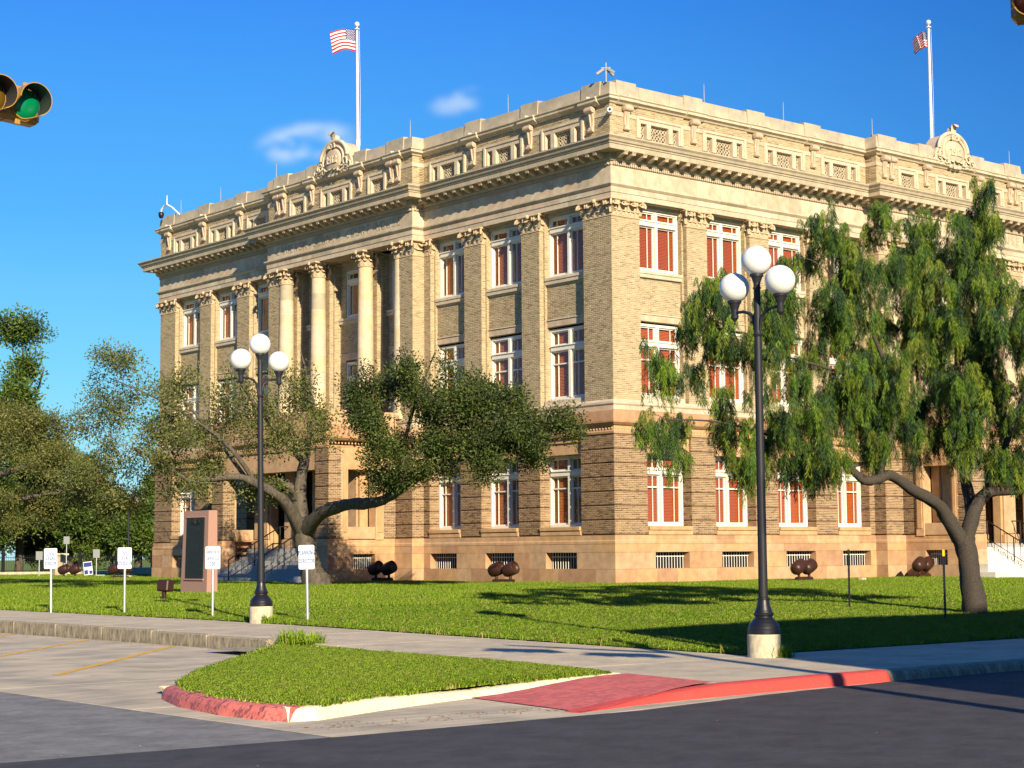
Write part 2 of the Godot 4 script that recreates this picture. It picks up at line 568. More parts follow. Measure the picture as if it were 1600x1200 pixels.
func bricks(T: Transform3D, o: Vector3, u: Vector3, width: float, height: float, tan_: bool) -> void:
	# running bond on the plane through o (frame coordinates) along u, facing u x up
	var U := T.basis * u
	var N := U.cross(Vector3.UP)
	var O := T * o
	var ch := 0.068
	var cl := 0.212
	var rows := int(round(height / ch))
	if rows < 1:
		return
	ch = height / rows
	for r in rows:
		var x := -cl * 0.5 if r & 1 else 0.0
		x -= cl * 0.25
		while x < width - 0.02:
			var x0 := maxf(x + 0.006, 0.0)
			var x1 := minf(x + cl - 0.006, width)
			x += cl
			if x1 - x0 < 0.02:
				continue
			var h := ch - 0.013
			var dp := 0.010 + rng.randf() * 0.005
			BR.append(Transform3D(Basis(U * (x1 - x0), Vector3.UP * h, N * dp), O + U * x0 + Vector3.UP * (r * ch + 0.006)))
			var k := 0.84 + rng.randf() * 0.26
			var c: Color
			if tan_:
				c = Color(0.285, 0.18, 0.092)
				var q := rng.randf()
				if q < 0.22:
					c = Color(0.17, 0.10, 0.058)
				elif q < 0.34:
					c = Color(0.33, 0.215, 0.12)
			else:
				c = Color(0.455, 0.355, 0.205)
				var q2 := rng.randf()
				if q2 < 0.14:
					c = Color(0.34, 0.255, 0.145)
				elif q2 < 0.3:
					c = Color(0.50, 0.405, 0.25)
			BT.append(Color(c.r * k, c.g * k, c.b * k))

func leaf_blade(mb: MB, o: Vector3, out: Vector3, side: Vector3, w: float, h: float, curl: float) -> void:
	# an acanthus leaf: rises, leans out and curls its tip over
	var rows := []
	for i in 7:
		var t := i / 6.0
		var y := h * sin(minf(t, 0.8) / 0.8 * PI * 0.5) - (h * 0.28 * (t - 0.8) / 0.2 if t > 0.8 else 0.0)
		var x := 0.015 + curl * pow(t, 2.2)
		var ww := w * 0.5 * (0.72 + 0.45 * sin(t * PI * 0.9)) * (1.0 if t < 0.85 else 0.6)
		rows.append([o + Vector3.UP * y + out * x, ww])
	for i in 6:
		var p: Vector3 = rows[i][0]
		var q: Vector3 = rows[i + 1][0]
		var a: float = rows[i][1]
		var b: float = rows[i + 1][1]
		var rib := out * 0.022
		for s in [-1.0, 1.0]:
			var nn: Vector3 = (out + side * s * 0.5).normalized()
			mb.quad(p + rib, p + side * a * s, q + side * b * s, q + rib, nn)
			mb.quad(p - out * 0.02, p + side * a * s, q + side * b * s, q - out * 0.02, -out)

func scroll(mb: MB, c: Vector3, out: Vector3, r: float, thick: float) -> void:
	# a volute that coils in the plane of out and up
	var pts := []
	var rad := []
	for i in 15:
		var t := i / 14.0
		var ang := -0.6 + t * TAU * 1.35
		var rr := r * (1.0 - 0.68 * t)
		pts.append(c + out * cos(ang) * rr + Vector3.UP * sin(ang) * rr)
		rad.append(thick * (1.0 - 0.4 * t))
	mb.tube(pts, rad, 5)

func capital_mesh(W: float, H: float, D: float) -> Mesh:       # on the face of a square pier; origin at its foot, middle of the face
	var mb := MB.new()
	mb.cbox(Vector3(-W * 0.5 - 0.035, 0, -D), Vector3(W * 0.5 + 0.035, 0.055, 0.035), 0.012)
	mb.box(Vector3(-W * 0.5, 0.055, -D), Vector3(W * 0.5, H - 0.07, 0.0))
	mb.cbox(Vector3(-W * 0.5 - 0.15, H - 0.075, -D), Vector3(W * 0.5 + 0.15, H - 0.002, 0.15), 0.02)
	var nl := maxi(2, roundi(W / 0.5))
	for i in nl * 2:
		var x := -W * 0.5 + W * (i + 0.5) / (nl * 2)
		leaf_blade(mb, Vector3(x, 0.06, 0.0), Vector3.BACK, Vector3.RIGHT, W / nl * 0.5, 0.2, 0.06)
	for i in nl + 1:
		var x2 := -W * 0.5 + W * i / nl
		leaf_blade(mb, Vector3(x2, 0.12, 0.0), Vector3.BACK, Vector3.RIGHT, 0.30, 0.36, 0.25)
		if i < nl:
			scroll(mb, Vector3(x2 + W / nl * 0.27, H - 0.17, 0.06), Vector3(1, 0, 0.6).normalized(), 0.1, 0.038)
			scroll(mb, Vector3(x2 + W / nl * 0.73, H - 0.17, 0.06), Vector3(-1, 0, 0.6).normalized(), 0.1, 0.038)
	for s in [-1.0, 1.0]:
		var dg := Vector3(s, 0, 1).normalized()
		scroll(mb, Vector3(s * W * 0.5, H - 0.21, 0.0) + dg * 0.11, dg, 0.14, 0.05)
		var k := maxi(1, roundi(D / 0.4))
		for j in k:
			var z := -D * (j + 0.5) / k
			leaf_blade(mb, Vector3(s * W * 0.5, 0.06, z), Vector3(s, 0, 0), Vector3.BACK, D / k * 0.9, 0.26, 0.11)
			leaf_blade(mb, Vector3(s * W * 0.5, 0.12, z - 0.1), Vector3(s, 0, 0), Vector3.BACK, D / k * 0.7, 0.38, 0.17)
	var fl := MB.new()
	fl.lathe([Vector2(0.0, -0.09), Vector2(0.07, -0.06), Vector2(0.09, 0.0), Vector2(0.07, 0.06), Vector2(0.0, 0.09)], 8, Vector3.ZERO, true)
	mb.add(fl, at3(Vector3(0, H - 0.06, 0.15)))
	return mb.mesh()

func column_capital_mesh(r: float, H: float) -> Mesh:
	var mb := MB.new()
	mb.lathe([Vector2(r, 0), Vector2(r + 0.04, 0.012), Vector2(r + 0.04, 0.05), Vector2(r - 0.01, 0.06), Vector2(r, 0.3), Vector2(r + 0.10, H - 0.07)], 20)
	var R := r + 0.21
	mb.cbox(Vector3(-R, H - 0.075, -R), Vector3(R, H - 0.002, R), 0.02)
	for i in 10:
		var a := TAU * i / 10
		var o := Vector3(cos(a), 0, sin(a))
		leaf_blade(mb, o * r + Vector3.UP * 0.06, o, o.cross(Vector3.UP), 0.2, 0.26, 0.12)
	for i in 8:
		var a2 := TAU * (i + 0.5) / 8
		var o2 := Vector3(cos(a2), 0, sin(a2))
		leaf_blade(mb, o2 * r + Vector3.UP * 0.12, o2, o2.cross(Vector3.UP), 0.2, 0.36, 0.2)
	for i in 4:
		var a3 := TAU * (i + 0.5) / 4
		var o3 := Vector3(cos(a3), 0, sin(a3))
		scroll(mb, o3 * (r + 0.17) + Vector3.UP * (H - 0.2), o3, 0.12, 0.038)
		var a4 := TAU * i / 4
		var o4 := Vector3(cos(a4), 0, sin(a4))
		for s in [-1.0, 1.0]:
			scroll(mb, o4 * (r + 0.08) + o4.cross(Vector3.UP) * s * 0.1 + Vector3.UP * (H - 0.19), (o4 - o4.cross(Vector3.UP) * s).normalized(), 0.08, 0.028)
		mb.add(bx(Vector3(-0.08, -0.09, -0.05), Vector3(0.08, 0.09, 0.06), 0.04), Transform3D(Basis(Vector3.UP, -a4 + PI / 2), o4 * R + Vector3.UP * (H - 0.06)))
	return mb.mesh()

var panes := {}

func pane(w: float, h: float) -> Mesh:
	var key := "%.2f %.2f" % [w, h]
	if not panes.has(key):
		var b := MB.new()
		b.quad(Vector3(-w / 2, -h / 2, 0), Vector3(w / 2, -h / 2, 0), Vector3(w / 2, h / 2, 0), Vector3(-w / 2, h / 2, 0), Vector3.BACK)
		panes[key] = b.mesh()
	return panes[key]

var winframes := {}

func window(T: Transform3D, s: float, w: float, W: float, y0: float, y1: float, tr: float, meet: float, flip: bool, dark: bool, parent: Node, lights := 2) -> void:
	# frame face at depth w; transom between tr and tr + 0.2; meet = height of the meeting rail or 0
	var key := "%.2f %.2f %.2f %.2f %.2f %s %d" % [W, y0, y1, tr, meet, flip, lights]
	var mull := 0.13
	var lw := (W - 0.18 - mull * (lights - 1)) / lights
	var mk := 0.31 if flip else 0.69
	if not winframes.has(key):
		var f := MB.new()
		var h := W * 0.5
		f.box(Vector3(-h, 0, -0.2), Vector3(-h + 0.09, y1 - y0, 0))
		f.box(Vector3(h - 0.09, 0, -0.2), Vector3(h, y1 - y0, 0))
		f.box(Vector3(-h + 0.09, 0, -0.2), Vector3(h - 0.09, 0.09, 0.02))
		f.box(Vector3(-h + 0.09, y1 - y0 - 0.09, -0.2), Vector3(h - 0.09, y1 - y0, -0.002))
		f.cbox(Vector3(-h + 0.092, tr - y0, -0.2), Vector3(h - 0.092, tr - y0 + 0.2, 0.035), 0.012)
		f.cbox(Vector3(-h + 0.094, tr - y0 + 0.16, 0.03), Vector3(h - 0.094, tr - y0 + 0.205, 0.075), 0.01)
		for i in lights - 1:
			var x := -h + 0.09 + lw * (i + 1) + mull * i
			f.box(Vector3(x, 0.088, -0.19), Vector3(x + mull, tr - y0, 0.028))
			f.box(Vector3(x, tr - y0 + 0.2, -0.19), Vector3(x + mull, y1 - y0 - 0.088, 0.028))
		for i in lights:
			var x0 := -h + 0.09 + (lw + mull) * i
			for z in [[0.09, tr - y0], [tr - y0 + 0.2, y1 - y0 - 0.09]]:
				var a: float = z[0]
				var b: float = z[1]
				f.box(Vector3(x0, a, -0.13), Vector3(x0 + 0.05, b, -0.06))
				f.box(Vector3(x0 + lw - 0.05, a, -0.13), Vector3(x0 + lw, b, -0.06))
				f.box(Vector3(x0 + 0.05, a, -0.128), Vector3(x0 + lw - 0.05, a + 0.06, -0.062))
				f.box(Vector3(x0 + 0.05, b - 0.05, -0.128), Vector3(x0 + lw - 0.05, b, -0.062))
				f.box(Vector3(x0 + lw * mk - 0.012, a + 0.06, -0.115), Vector3(x0 + lw * mk + 0.012, b - 0.05, -0.075))
			if meet > 0.0:
				f.box(Vector3(x0 + 0.05, meet - y0 - 0.025, -0.12), Vector3(x0 + lw - 0.05, meet - y0 + 0.025, -0.055))
		winframes[key] = f.mesh()
	var o := part("window", winframes[key], M["white_paint"], parent, T * at3(Vector3(s, y0, w)))
	var hh := W * 0.5
	var bm: Material = M["blind_dark" if dark else pick(["blind", "blind", "blind_b"] if y0 < 11.0 else ["blind_b", "blind_c", "blind"])]
	for i in lights:
		var x0 := -hh + 0.09 + (lw + mull) * i
		var rows := [[0.15, (meet - y0 - 0.025) if meet > 0.0 else (tr - y0 - 0.05)], [tr - y0 + 0.26, y1 - y0 - 0.14]]
		if meet > 0.0:
			rows.append([meet - y0 + 0.025, tr - y0 - 0.05])
		for r in rows:
			for c in [[0.05, lw * mk - 0.012], [lw * mk + 0.012, lw - 0.05]]:
				var a: float = c[0]
				var b: float = c[1]
				var g := part("pane", pane(b - a, r[1] - r[0]), M["glass"], o, Transform3D(Basis(Vector3.UP, (rng.randf() - 0.5) * 0.012), Vector3(x0 + (a + b) * 0.5, (r[0] + r[1]) * 0.5, -0.095)))
		part("blind", blind_mesh(lw - 0.02, y1 - y0 - 0.2), bm, o, at3(Vector3(x0 + lw * 0.5, 0.1, -0.16)))

var blinds := {}

func blind_mesh(w: float, h: float) -> Mesh:
	var key := "%.2f %.2f" % [w, h]
	if not blinds.has(key):
		var b := MB.new()
		var k := int(h / 0.055)
		for i in k:
			var y := i * 0.055
			b.quad(Vector3(-w / 2, y, 0.018), Vector3(w / 2, y, 0.018), Vector3(w / 2, y + 0.05, -0.012), Vector3(-w / 2, y + 0.05, -0.012), Vector3(0, 0.5, 1))
			b.quad(Vector3(-w / 2, y + 0.05, -0.012), Vector3(w / 2, y + 0.05, -0.012), Vector3(w / 2, y + 0.055, 0.018), Vector3(-w / 2, y + 0.055, 0.018), Vector3(0, -1, 0))
		blinds[key] = b.mesh()
	return blinds[key]

func rusticated(T: Transform3D, called: String, s0: float, s1: float, w0: float, w1: float, sides: Array, parent: Node, top := 5.83) -> void:
	# a brick pier in bands with recessed joints; bricks on the front and on the listed sides (-1, 1)
	var p := part(called, bx(Vector3(s0 + 0.05, 2.2, w0), Vector3(s1 - 0.05, top, w1 - 0.05)), M["groove"], parent, T)
	var edges := [2.28, 2.82, 3.33, 3.83, 4.34, 4.84, 5.34, top + 0.03]
	for i in edges.size() - 1:
		var a: float = edges[i] + (0.02 if i == 0 else 0.0)
		var b: float = edges[i + 1] - 0.05
		part("brick_band", bx(Vector3(s0, a, w0), Vector3(s1, b, w1)), M["mortar_tan"], p)
		bricks(T, Vector3(s0, a, w1), Vector3.RIGHT, s1 - s0, b - a, true)
		if sides.has(1):
			bricks(T, Vector3(s1, a, w1), Vector3.FORWARD, w1 - w0, b - a, true)
		if sides.has(-1):
			bricks(T, Vector3(s0, a, w0), Vector3.BACK, w1 - w0, b - a, true)

var caps := {}

func upper_pier(T: Transform3D, s0: float, s1: float, back: float, w1: float, sides: Array, parent: Node, strip := true, xl := 0.08, xr := 0.08) -> void:
	var p := part("pier", bx(Vector3(s0, 7.02, back), Vector3(s1, 13.74, w1)), M["mortar_buff"], parent, T)
	bricks(T, Vector3(s0, 7.1, w1), Vector3.RIGHT, s1 - s0, 6.62, false)
	var ret := 0.2 if strip else w1 - back
	if sides.has(1):
		bricks(T, Vector3(s1, 7.1, w1), Vector3.FORWARD, ret, 6.62, false)
	if sides.has(-1):
		bricks(T, Vector3(s0, 7.1, w1 - ret), Vector3.BACK, ret, 6.62, false)
	if strip:
		part("pier_strip", bx(Vector3(s0 - xl if xl > 0.0 else s0 + 0.25, 7.02, back), Vector3(s1 + xr if xr > 0.0 else s1 - 0.25, 14.35, w1 - 0.2)), M["mortar_buff"], p)
		if sides.has(1) and xr > 0.0:
			bricks(T, Vector3(s1 + 0.08, 7.1, w1 - 0.2), Vector3.FORWARD, w1 - 0.2 - back, 7.2, false)
			bricks(T, Vector3(s1 + 0.014, 7.1, w1 - 0.2), Vector3.RIGHT, 0.066, 7.2, false)
		if sides.has(-1) and xl > 0.0:
			bricks(T, Vector3(s0 - 0.08, 7.1, back), Vector3.BACK, w1 - 0.2 - back, 7.2, false)
			bricks(T, Vector3(s0 - 0.08, 7.1, w1 - 0.2), Vector3.RIGHT, 0.066, 7.2, false)
	var D := 0.22 if strip else minf(w1 - back, 0.6)
	var key := "%.2f %.2f" % [s1 - s0, D]
	if not caps.has(key):
		caps[key] = capital_mesh(s1 - s0, 0.67, D)
	part("capital", caps[key], M["capital"], p, at3(Vector3((s0 + s1) * 0.5, 13.72, w1)))

func spandrel(T: Transform3D, a: float, b: float, w: float, sill_w: float, parent: Node) -> void:
	# the wall between the second and third floor windows, with its stone lintel and sill
	var p := part("spandrel", bx(Vector3(a, 10.3, w - 0.3), Vector3(b, 11.68, w)), M["mortar_buff"], parent, T)
	bricks(T, Vector3(a, 10.36, w), Vector3.RIGHT, b - a, 1.26, false)
	part("lintel", bx(Vector3(a, 10.06, w - 0.28), Vector3(b, 10.30, w + 0.02), 0.01), M["cream_c"], p)
	part("lintel_moulding", bx(Vector3(a, 10.302, w - 0.1), Vector3(b, 10.355, w + 0.055), 0.012), M["cream_b"], p)
	part("sill", bx(Vector3(a + 0.004, 11.66, w - 0.26), Vector3(b - 0.004, 11.80, sill_w - 0.03), 0.012), M["cream_a"], p)
	part("sill", bx(Vector3(a + 0.002, 11.802, w - 0.26), Vector3(b - 0.002, 11.92, sill_w), 0.012), M["cream_b"], p)

func bay(T: Transform3D, a: float, b: float, flip: bool, dark: bool, parent: Node) -> void:
	# one window bay of a wing between the strips of two piers
	var fw := UPPER - 0.4
	var c := (a + b) * 0.5
	var W := b - a
	window(T, c, fw, W - 0.01, 11.92, 14.24, 13.63, 0.0, flip, dark, parent)
	window(T, c, fw, W - 0.01, 7.29, 9.98, 9.15, 8.66, flip, dark, parent)
	spandrel(T, a, b, fw + 0.1, fw + 0.24, parent)
	part("window_head", bx(Vector3(a, 14.242, fw - 0.2), Vector3(b, 14.38, fw + 0.12), 0.01), M["cream_d"], parent, T)
	part("sill", bx(Vector3(a, 7.0, fw - 0.2), Vector3(b, 7.28, fw + 0.26), 0.012), M["cream_b"], parent, T)
	# ground floor
	window(T, c, LOWER - 0.45, W - 0.05, 2.58, 5.19, 4.45, 4.0, flip, dark, parent)
	part("sill", bx(Vector3(a + 0.03, 2.255, LOWER - 0.6), Vector3(b - 0.03, 2.42, LOWER + 0.05), 0.015), M["base_b"], parent, T)
	part("sill", bx(Vector3(a + 0.05, 2.422, LOWER - 0.6), Vector3(b - 0.05, 2.575, LOWER + 0.09), 0.02), M["base_a"], parent, T)
	part("lintel", bx(Vector3(a + 0.0, 5.2, LOWER - 0.6), Vector3(b, 5.86, LOWER - 0.1), 0.01), M["base_b"], parent, T)
	part("lintel_moulding", bx(Vector3(a + 0.12, 5.62, LOWER - 0.099), Vector3(b - 0.12, 5.7, LOWER - 0.04), 0.012), M["base_a"], parent, T)

func grille_mesh(w: float, h: float) -> Mesh:
	var mb := MB.new()
	var nx := maxi(1, roundi(w / 0.3))
	var ny := 2
	var r := minf(w / nx, h / ny) * 0.47
	for i in nx:
		for j in ny:
			var c := Vector3(-w / 2 + w * (i + 0.5) / nx, h * (j + 0.5) / ny, 0)
			var pts := []
			var rd := []
			for k in 13:
				var a := TAU * k / 12
				pts.append(c + Vector3(cos(a) * r, sin(a) * r * (h / ny) / (w / nx) if false else sin(a) * r, 0))
				rd.append(0.026)
			mb.tube(pts, rd, 4, false)
			for k in 4:
				var a2 := PI / 4 + PI / 2 * k
				mb.tube([c + Vector3(cos(a2), sin(a2), 0) * r * 0.25, c + Vector3(cos(a2), sin(a2), 0) * r * 1.35], [0.03, 0.022], 4)
			mb.add(bx(Vector3(-0.045, -0.045, -0.02), Vector3(0.045, 0.045, 0.03), 0.015), at3(c))
	mb.box(Vector3(-w / 2, 0, -0.02), Vector3(w / 2, 0.025, 0.02))
	mb.box(Vector3(-w / 2, h - 0.025, -0.02), Vector3(w / 2, h, 0.02))
	return mb.mesh()

var grilles := {}
var panel_meshes := {}

func attic_panel(T: Transform3D, s: float, w: float, triple: bool, parent: Node) -> void:
	var ops := [[-0.98, -0.67], [-0.46, 0.46], [0.67, 0.98]] if triple else [[-0.43, 0.43]]
	var hw := 1.2 if triple else 0.66
	if not panel_meshes.has(triple):
		var f := MB.new()
		var x := -hw + 0.13
		for o in ops:
			f.box(Vector3(x, 0.0, -0.3), Vector3(o[0], 0.56, 0.0))
			x = o[1]
		f.box(Vector3(x, 0.0, -0.3), Vector3(hw - 0.13, 0.56, 0.0))
		f.box(Vector3(-hw + 0.13, 0.56, -0.3), Vector3(hw - 0.13, 0.70, -0.001))
		f.cbox(Vector3(-hw, -0.02, -0.3), Vector3(-hw + 0.132, 0.80, 0.045), 0.015)
		f.cbox(Vector3(hw - 0.132, -0.02, -0.3), Vector3(hw, 0.80, 0.045), 0.015)
		f.cbox(Vector3(-hw + 0.132, 0.70, -0.3), Vector3(hw - 0.132, 0.80, 0.04), 0.015)
		f.box(Vector3(-hw + 0.1, 0.0, -0.32), Vector3(hw - 0.1, 0.6, -0.28))
		panel_meshes[triple] = f.mesh()
	var p := part("attic_panel", panel_meshes[triple], M["cream_a"], parent, T * at3(Vector3(s, 16.76, w + 0.035)))
	for o in ops:
		var gw: float = o[1] - o[0]
		var key := "%.2f" % gw
		if not grilles.has(key):
			grilles[key] = grille_mesh(gw, 0.56)
		part("opening_back", bx(Vector3(o[0], 0, -0.26), Vector3(o[1], 0.56, -0.24)), M["interior"], p)
		part("grille", grilles[key], M["cream_d"], p, at3(Vector3((o[0] + o[1]) * 0.5, 0, -0.17)))

var bracket_mesh: Mesh

func bracket(T: Transform3D, s: float, w: float, parent: Node) -> void:
	if bracket_mesh == null:
		var mb := MB.new()
		# side profile in (out, height), narrowing downwards
		var pr := [Vector2(0, 0), Vector2(0.08, 0.0), Vector2(0.13, 0.06), Vector2(0.13, 0.14), Vector2(0.08, 0.2), Vector2(0.09, 0.45), Vector2(0.14, 0.68), Vector2(0.2, 0.78), Vector2(0.22, 0.92), Vector2(0, 0.92)]
		var hwid := func(y: float) -> float: return 0.085 + 0.075 * y
		for i in pr.size() - 2:
			var p: Vector2 = pr[i + 1] if i >= 0 else pr[0]
			var q: Vector2 = pr[i + 2]
			var a: float = hwid.call(p.y)
			var b: float = hwid.call(q.y)
			mb.quad(Vector3(-a, p.y, p.x), Vector3(a, p.y, p.x), Vector3(b, q.y, q.x), Vector3(-b, q.y, q.x), Vector3(0, -(q.x - p.x), q.y - p.y))
			for sg in [-1.0, 1.0]:
				mb.quad(Vector3(a * sg, p.y, 0), Vector3(a * sg, p.y, p.x), Vector3(b * sg, q.y, q.x), Vector3(b * sg, q.y, 0), Vector3(sg, 0, 0))
		mb.quad(Vector3(-0.085, 0, 0), Vector3(0.085, 0, 0), Vector3(0.085, 0, 0.08), Vector3(-0.085, 0, 0.08), Vector3.DOWN)
		var roll := MB.new()
		roll.tube([Vector3(-0.2, 0.8, 0.16), Vector3(0.2, 0.8, 0.16)], [0.105, 0.105], 12)
		roll.tube([Vector3(-0.13, 0.06, 0.09), Vector3(0.13, 0.06, 0.09)], [0.06, 0.06], 10)
		roll.tube([Vector3(-0.21, 0.8, 0.16), Vector3(0.21, 0.8, 0.16)], [0.045, 0.045], 8)
		mb.add(roll)
		mb.tube([Vector3(0, 0.2, 0.09), Vector3(0, 0.4, 0.115), Vector3(0, 0.65, 0.15)], [0.025, 0.035, 0.04], 6)
		bracket_mesh = mb.mesh()
	part("bracket", bracket_mesh, M["cream_c"], parent, T * at3(Vector3(s, 16.93, w)))

func breakout(T: Transform3D, s: float, w: float, hw: float, parent: Node) -> void:
	# where the attic cornice and its coping step forward over a bracket
	var mb := MB.new()
	var R := Vector3.RIGHT
	var pr := [Vector2(0.0, 17.84), Vector2(0.12, 17.845), Vector2(0.17, 17.9), Vector2(0.29, 17.96), Vector2(0.29, 18.05), Vector2(0.34, 18.09), Vector2(0.34, 18.12), Vector2(0.14, 18.18), Vector2(0.0, 18.18)]
	mb.run(Vector3(s - hw, 0, w), Vector3(s + hw, 0, w), Vector3(0, 0, 1), Vector3(0, 0, 1), Vector3.BACK, pr)
	part("cornice_break", mb, M["cream_b"], parent, T)
	part("cornice_knob", bx(Vector3(s - 0.045, 18.12, w + 0.1), Vector3(s + 0.045, 18.22, w + 0.3), 0.02), M["cream_b"], parent, T)
	var up := MB.new()
	up.run(Vector3(s - hw, 0, w), Vector3(s + hw, 0, w), Vector3(0, 0, 1), Vector3(0, 0, 1), Vector3.BACK, [Vector2(-0.3, 18.185), Vector2(0.105, 18.185), Vector2(0.07, 18.73), Vector2(-0.3, 18.75)])
	part("coping_rise", up, M[pick(["coping_a", "coping_b"])], parent, T)

func crest(T: Transform3D, s: float, w: float, parent: Node) -> void:
	var p := part("crest", MB.new(), M["cream_c"], parent, T * at3(Vector3(s, 18.1, w)))
	var poly := []
	for i in 17:
		var a := PI * i / 16.0
		poly.append(Vector2(cos(a) * 1.0, 0.62 + sin(a) * 0.72))
	poly.append(Vector2(-1.18, 0.6))
	poly.append(Vector2(-1.4, 0.2))
	poly.append(Vector2(-1.42, 0.02))
	poly.append(Vector2(1.42, 0.02))
	poly.append(Vector2(1.4, 0.2))
	poly.append(Vector2(1.18, 0.6))
	var body := MB.new()
	body.prism(poly, -0.75, 0.0)
	p.mesh = body.mesh()
	# hood moulding
	var pts := []
	var rd := []
	for i in 19:
		var a := PI * i / 18.0
		pts.append(Vector3(cos(a) * 1.0, 0.62 + sin(a) * 0.74, -0.02))
		rd.append(0.09)
	var hood := MB.new()
	hood.tube(pts, rd, 8)
	var pts2 := []
	var rd2 := []
	for i in 17:
		var a := -0.35 + (PI + 0.7) * i / 16.0
		pts2.append(Vector3(cos(a) * 0.78, 0.55 + sin(a) * 0.58, 0.03))
		rd2.append(0.05)
	hood.tube(pts2, rd2, 6)
	part("hood_moulding", hood, M["cream_b"], p)
	var disc := MB.new()
	disc.lathe([Vector2(0.62, 0.0), Vector2(0.6, 0.07), Vector2(0.5, 0.10), Vector2(0.0, 0.14)], 28, Vector3.ZERO, true)
	part("medallion", disc, M["cream_c"], p, Transform3D(Basis(Vector3.RIGHT, PI / 2).scaled(Vector3(1, 0.82, 1)), Vector3(0, 0.53, 0.0)))
	for i in 4:
		text("numeral", "1912".substr(i, 1), 0.32, 0.06, M["cream_b"], p, at3(Vector3(-0.3 + 0.2 * i, 0.52, 0.13)), "Droid Serif", true)
	var orn := MB.new()
	for sg in [-1.0, 1.0]:
		scroll(orn, Vector3(sg * 0.95, 0.32, 0.06), Vector3(sg, 0, 0.15).normalized(), 0.2, 0.06)
		scroll(orn, Vector3(sg * 1.22, 0.14, 0.05), Vector3(sg, 0, 0.15).normalized(), 0.18, 0.06)
		scroll(orn, Vector3(sg * 0.62, 0.06, 0.1), Vector3(-sg, 0, 0.15).normalized(), 0.16, 0.055)
		scroll(orn, Vector3(sg * 1.38, 0.02, 0.05), Vector3(sg, 0, 0.1).normalized(), 0.12, 0.045)
		leaf_blade(orn, Vector3(sg * 0.3, -0.18, 0.05), Vector3.BACK, Vector3.RIGHT, 0.3, 0.3, 0.14)
		leaf_blade(orn, Vector3(sg * 0.85, -0.1, 0.05), Vector3.BACK, Vector3.RIGHT, 0.26, 0.3, 0.12)
		leaf_blade(orn, Vector3(sg * 1.15, -0.1, 0.05), Vector3.BACK, Vector3.RIGHT, 0.2, 0.26, 0.1)
	leaf_blade(orn, Vector3(0, -0.2, 0.06), Vector3.BACK, Vector3.RIGHT, 0.34, 0.34, 0.18)
	scroll(orn, Vector3(0.12, 1.12, 0.1), Vector3(1, 0, 0.2).normalized(), 0.14, 0.05)
	scroll(orn, Vector3(-0.12, 1.12, 0.1), Vector3(-1, 0, 0.2).normalized(), 0.14, 0.05)
	part("scrollwork", orn, M["cream_a"], p)
	var fin := MB.new()
	leaf_blade(fin, Vector3(0, 1.25, 0.0), Vector3.BACK, Vector3.RIGHT, 0.34, 0.5, 0.22)
	fin.cbox(Vector3(-0.14, 1.25, -0.25), Vector3(0.14, 1.62, 0.03), 0.05)
	part("finial", fin, M["cream_b"], p)

func basement_window(T: Transform3D, s: float, hw: float, parent: Node) -> void:
	var f := MB.new()
	var d := 0.36
	f.box(Vector3(-hw - 0.05, -0.06, -d - 0.1), Vector3(-hw, 0.66, -0.03))
	f.box(Vector3(hw, -0.06, -d - 0.1), Vector3(hw + 0.05, 0.66, -0.03))
	f.box(Vector3(-hw, -0.06, -d - 0.1), Vector3(hw, 0.0, -0.03))
	f.box(Vector3(-hw, 0.59, -d - 0.1), Vector3(hw, 0.66, -0.03))
	var p := part("basement_window", f, M["base_c"], parent, T * at3(Vector3(s, 1.05, 0)))
	part("pane", pane(hw * 2, 0.6), M["dark"], p, at3(Vector3(0, 0.3, -d)))
	var k := 12
	for i in k:
		var x := -hw + hw * 2 * (i + 0.5) / k
		part("bar", bar_mesh(), M["bar_white"], p, at3(Vector3(x, 0, -d + 0.06)))
	part("cross_bar", bx(Vector3(-hw, 0.42, -d + 0.045), Vector3(hw, 0.45, -d + 0.06)), M["bar_white"], p)

var bar_cached: Mesh

func bar_mesh() -> Mesh:
	if bar_cached == null:
		var b := MB.new()
		b.tube([Vector3.ZERO, Vector3(0, 0.59, 0)], [0.014, 0.014], 6, false)
		bar_cached = b.mesh()
	return bar_cached

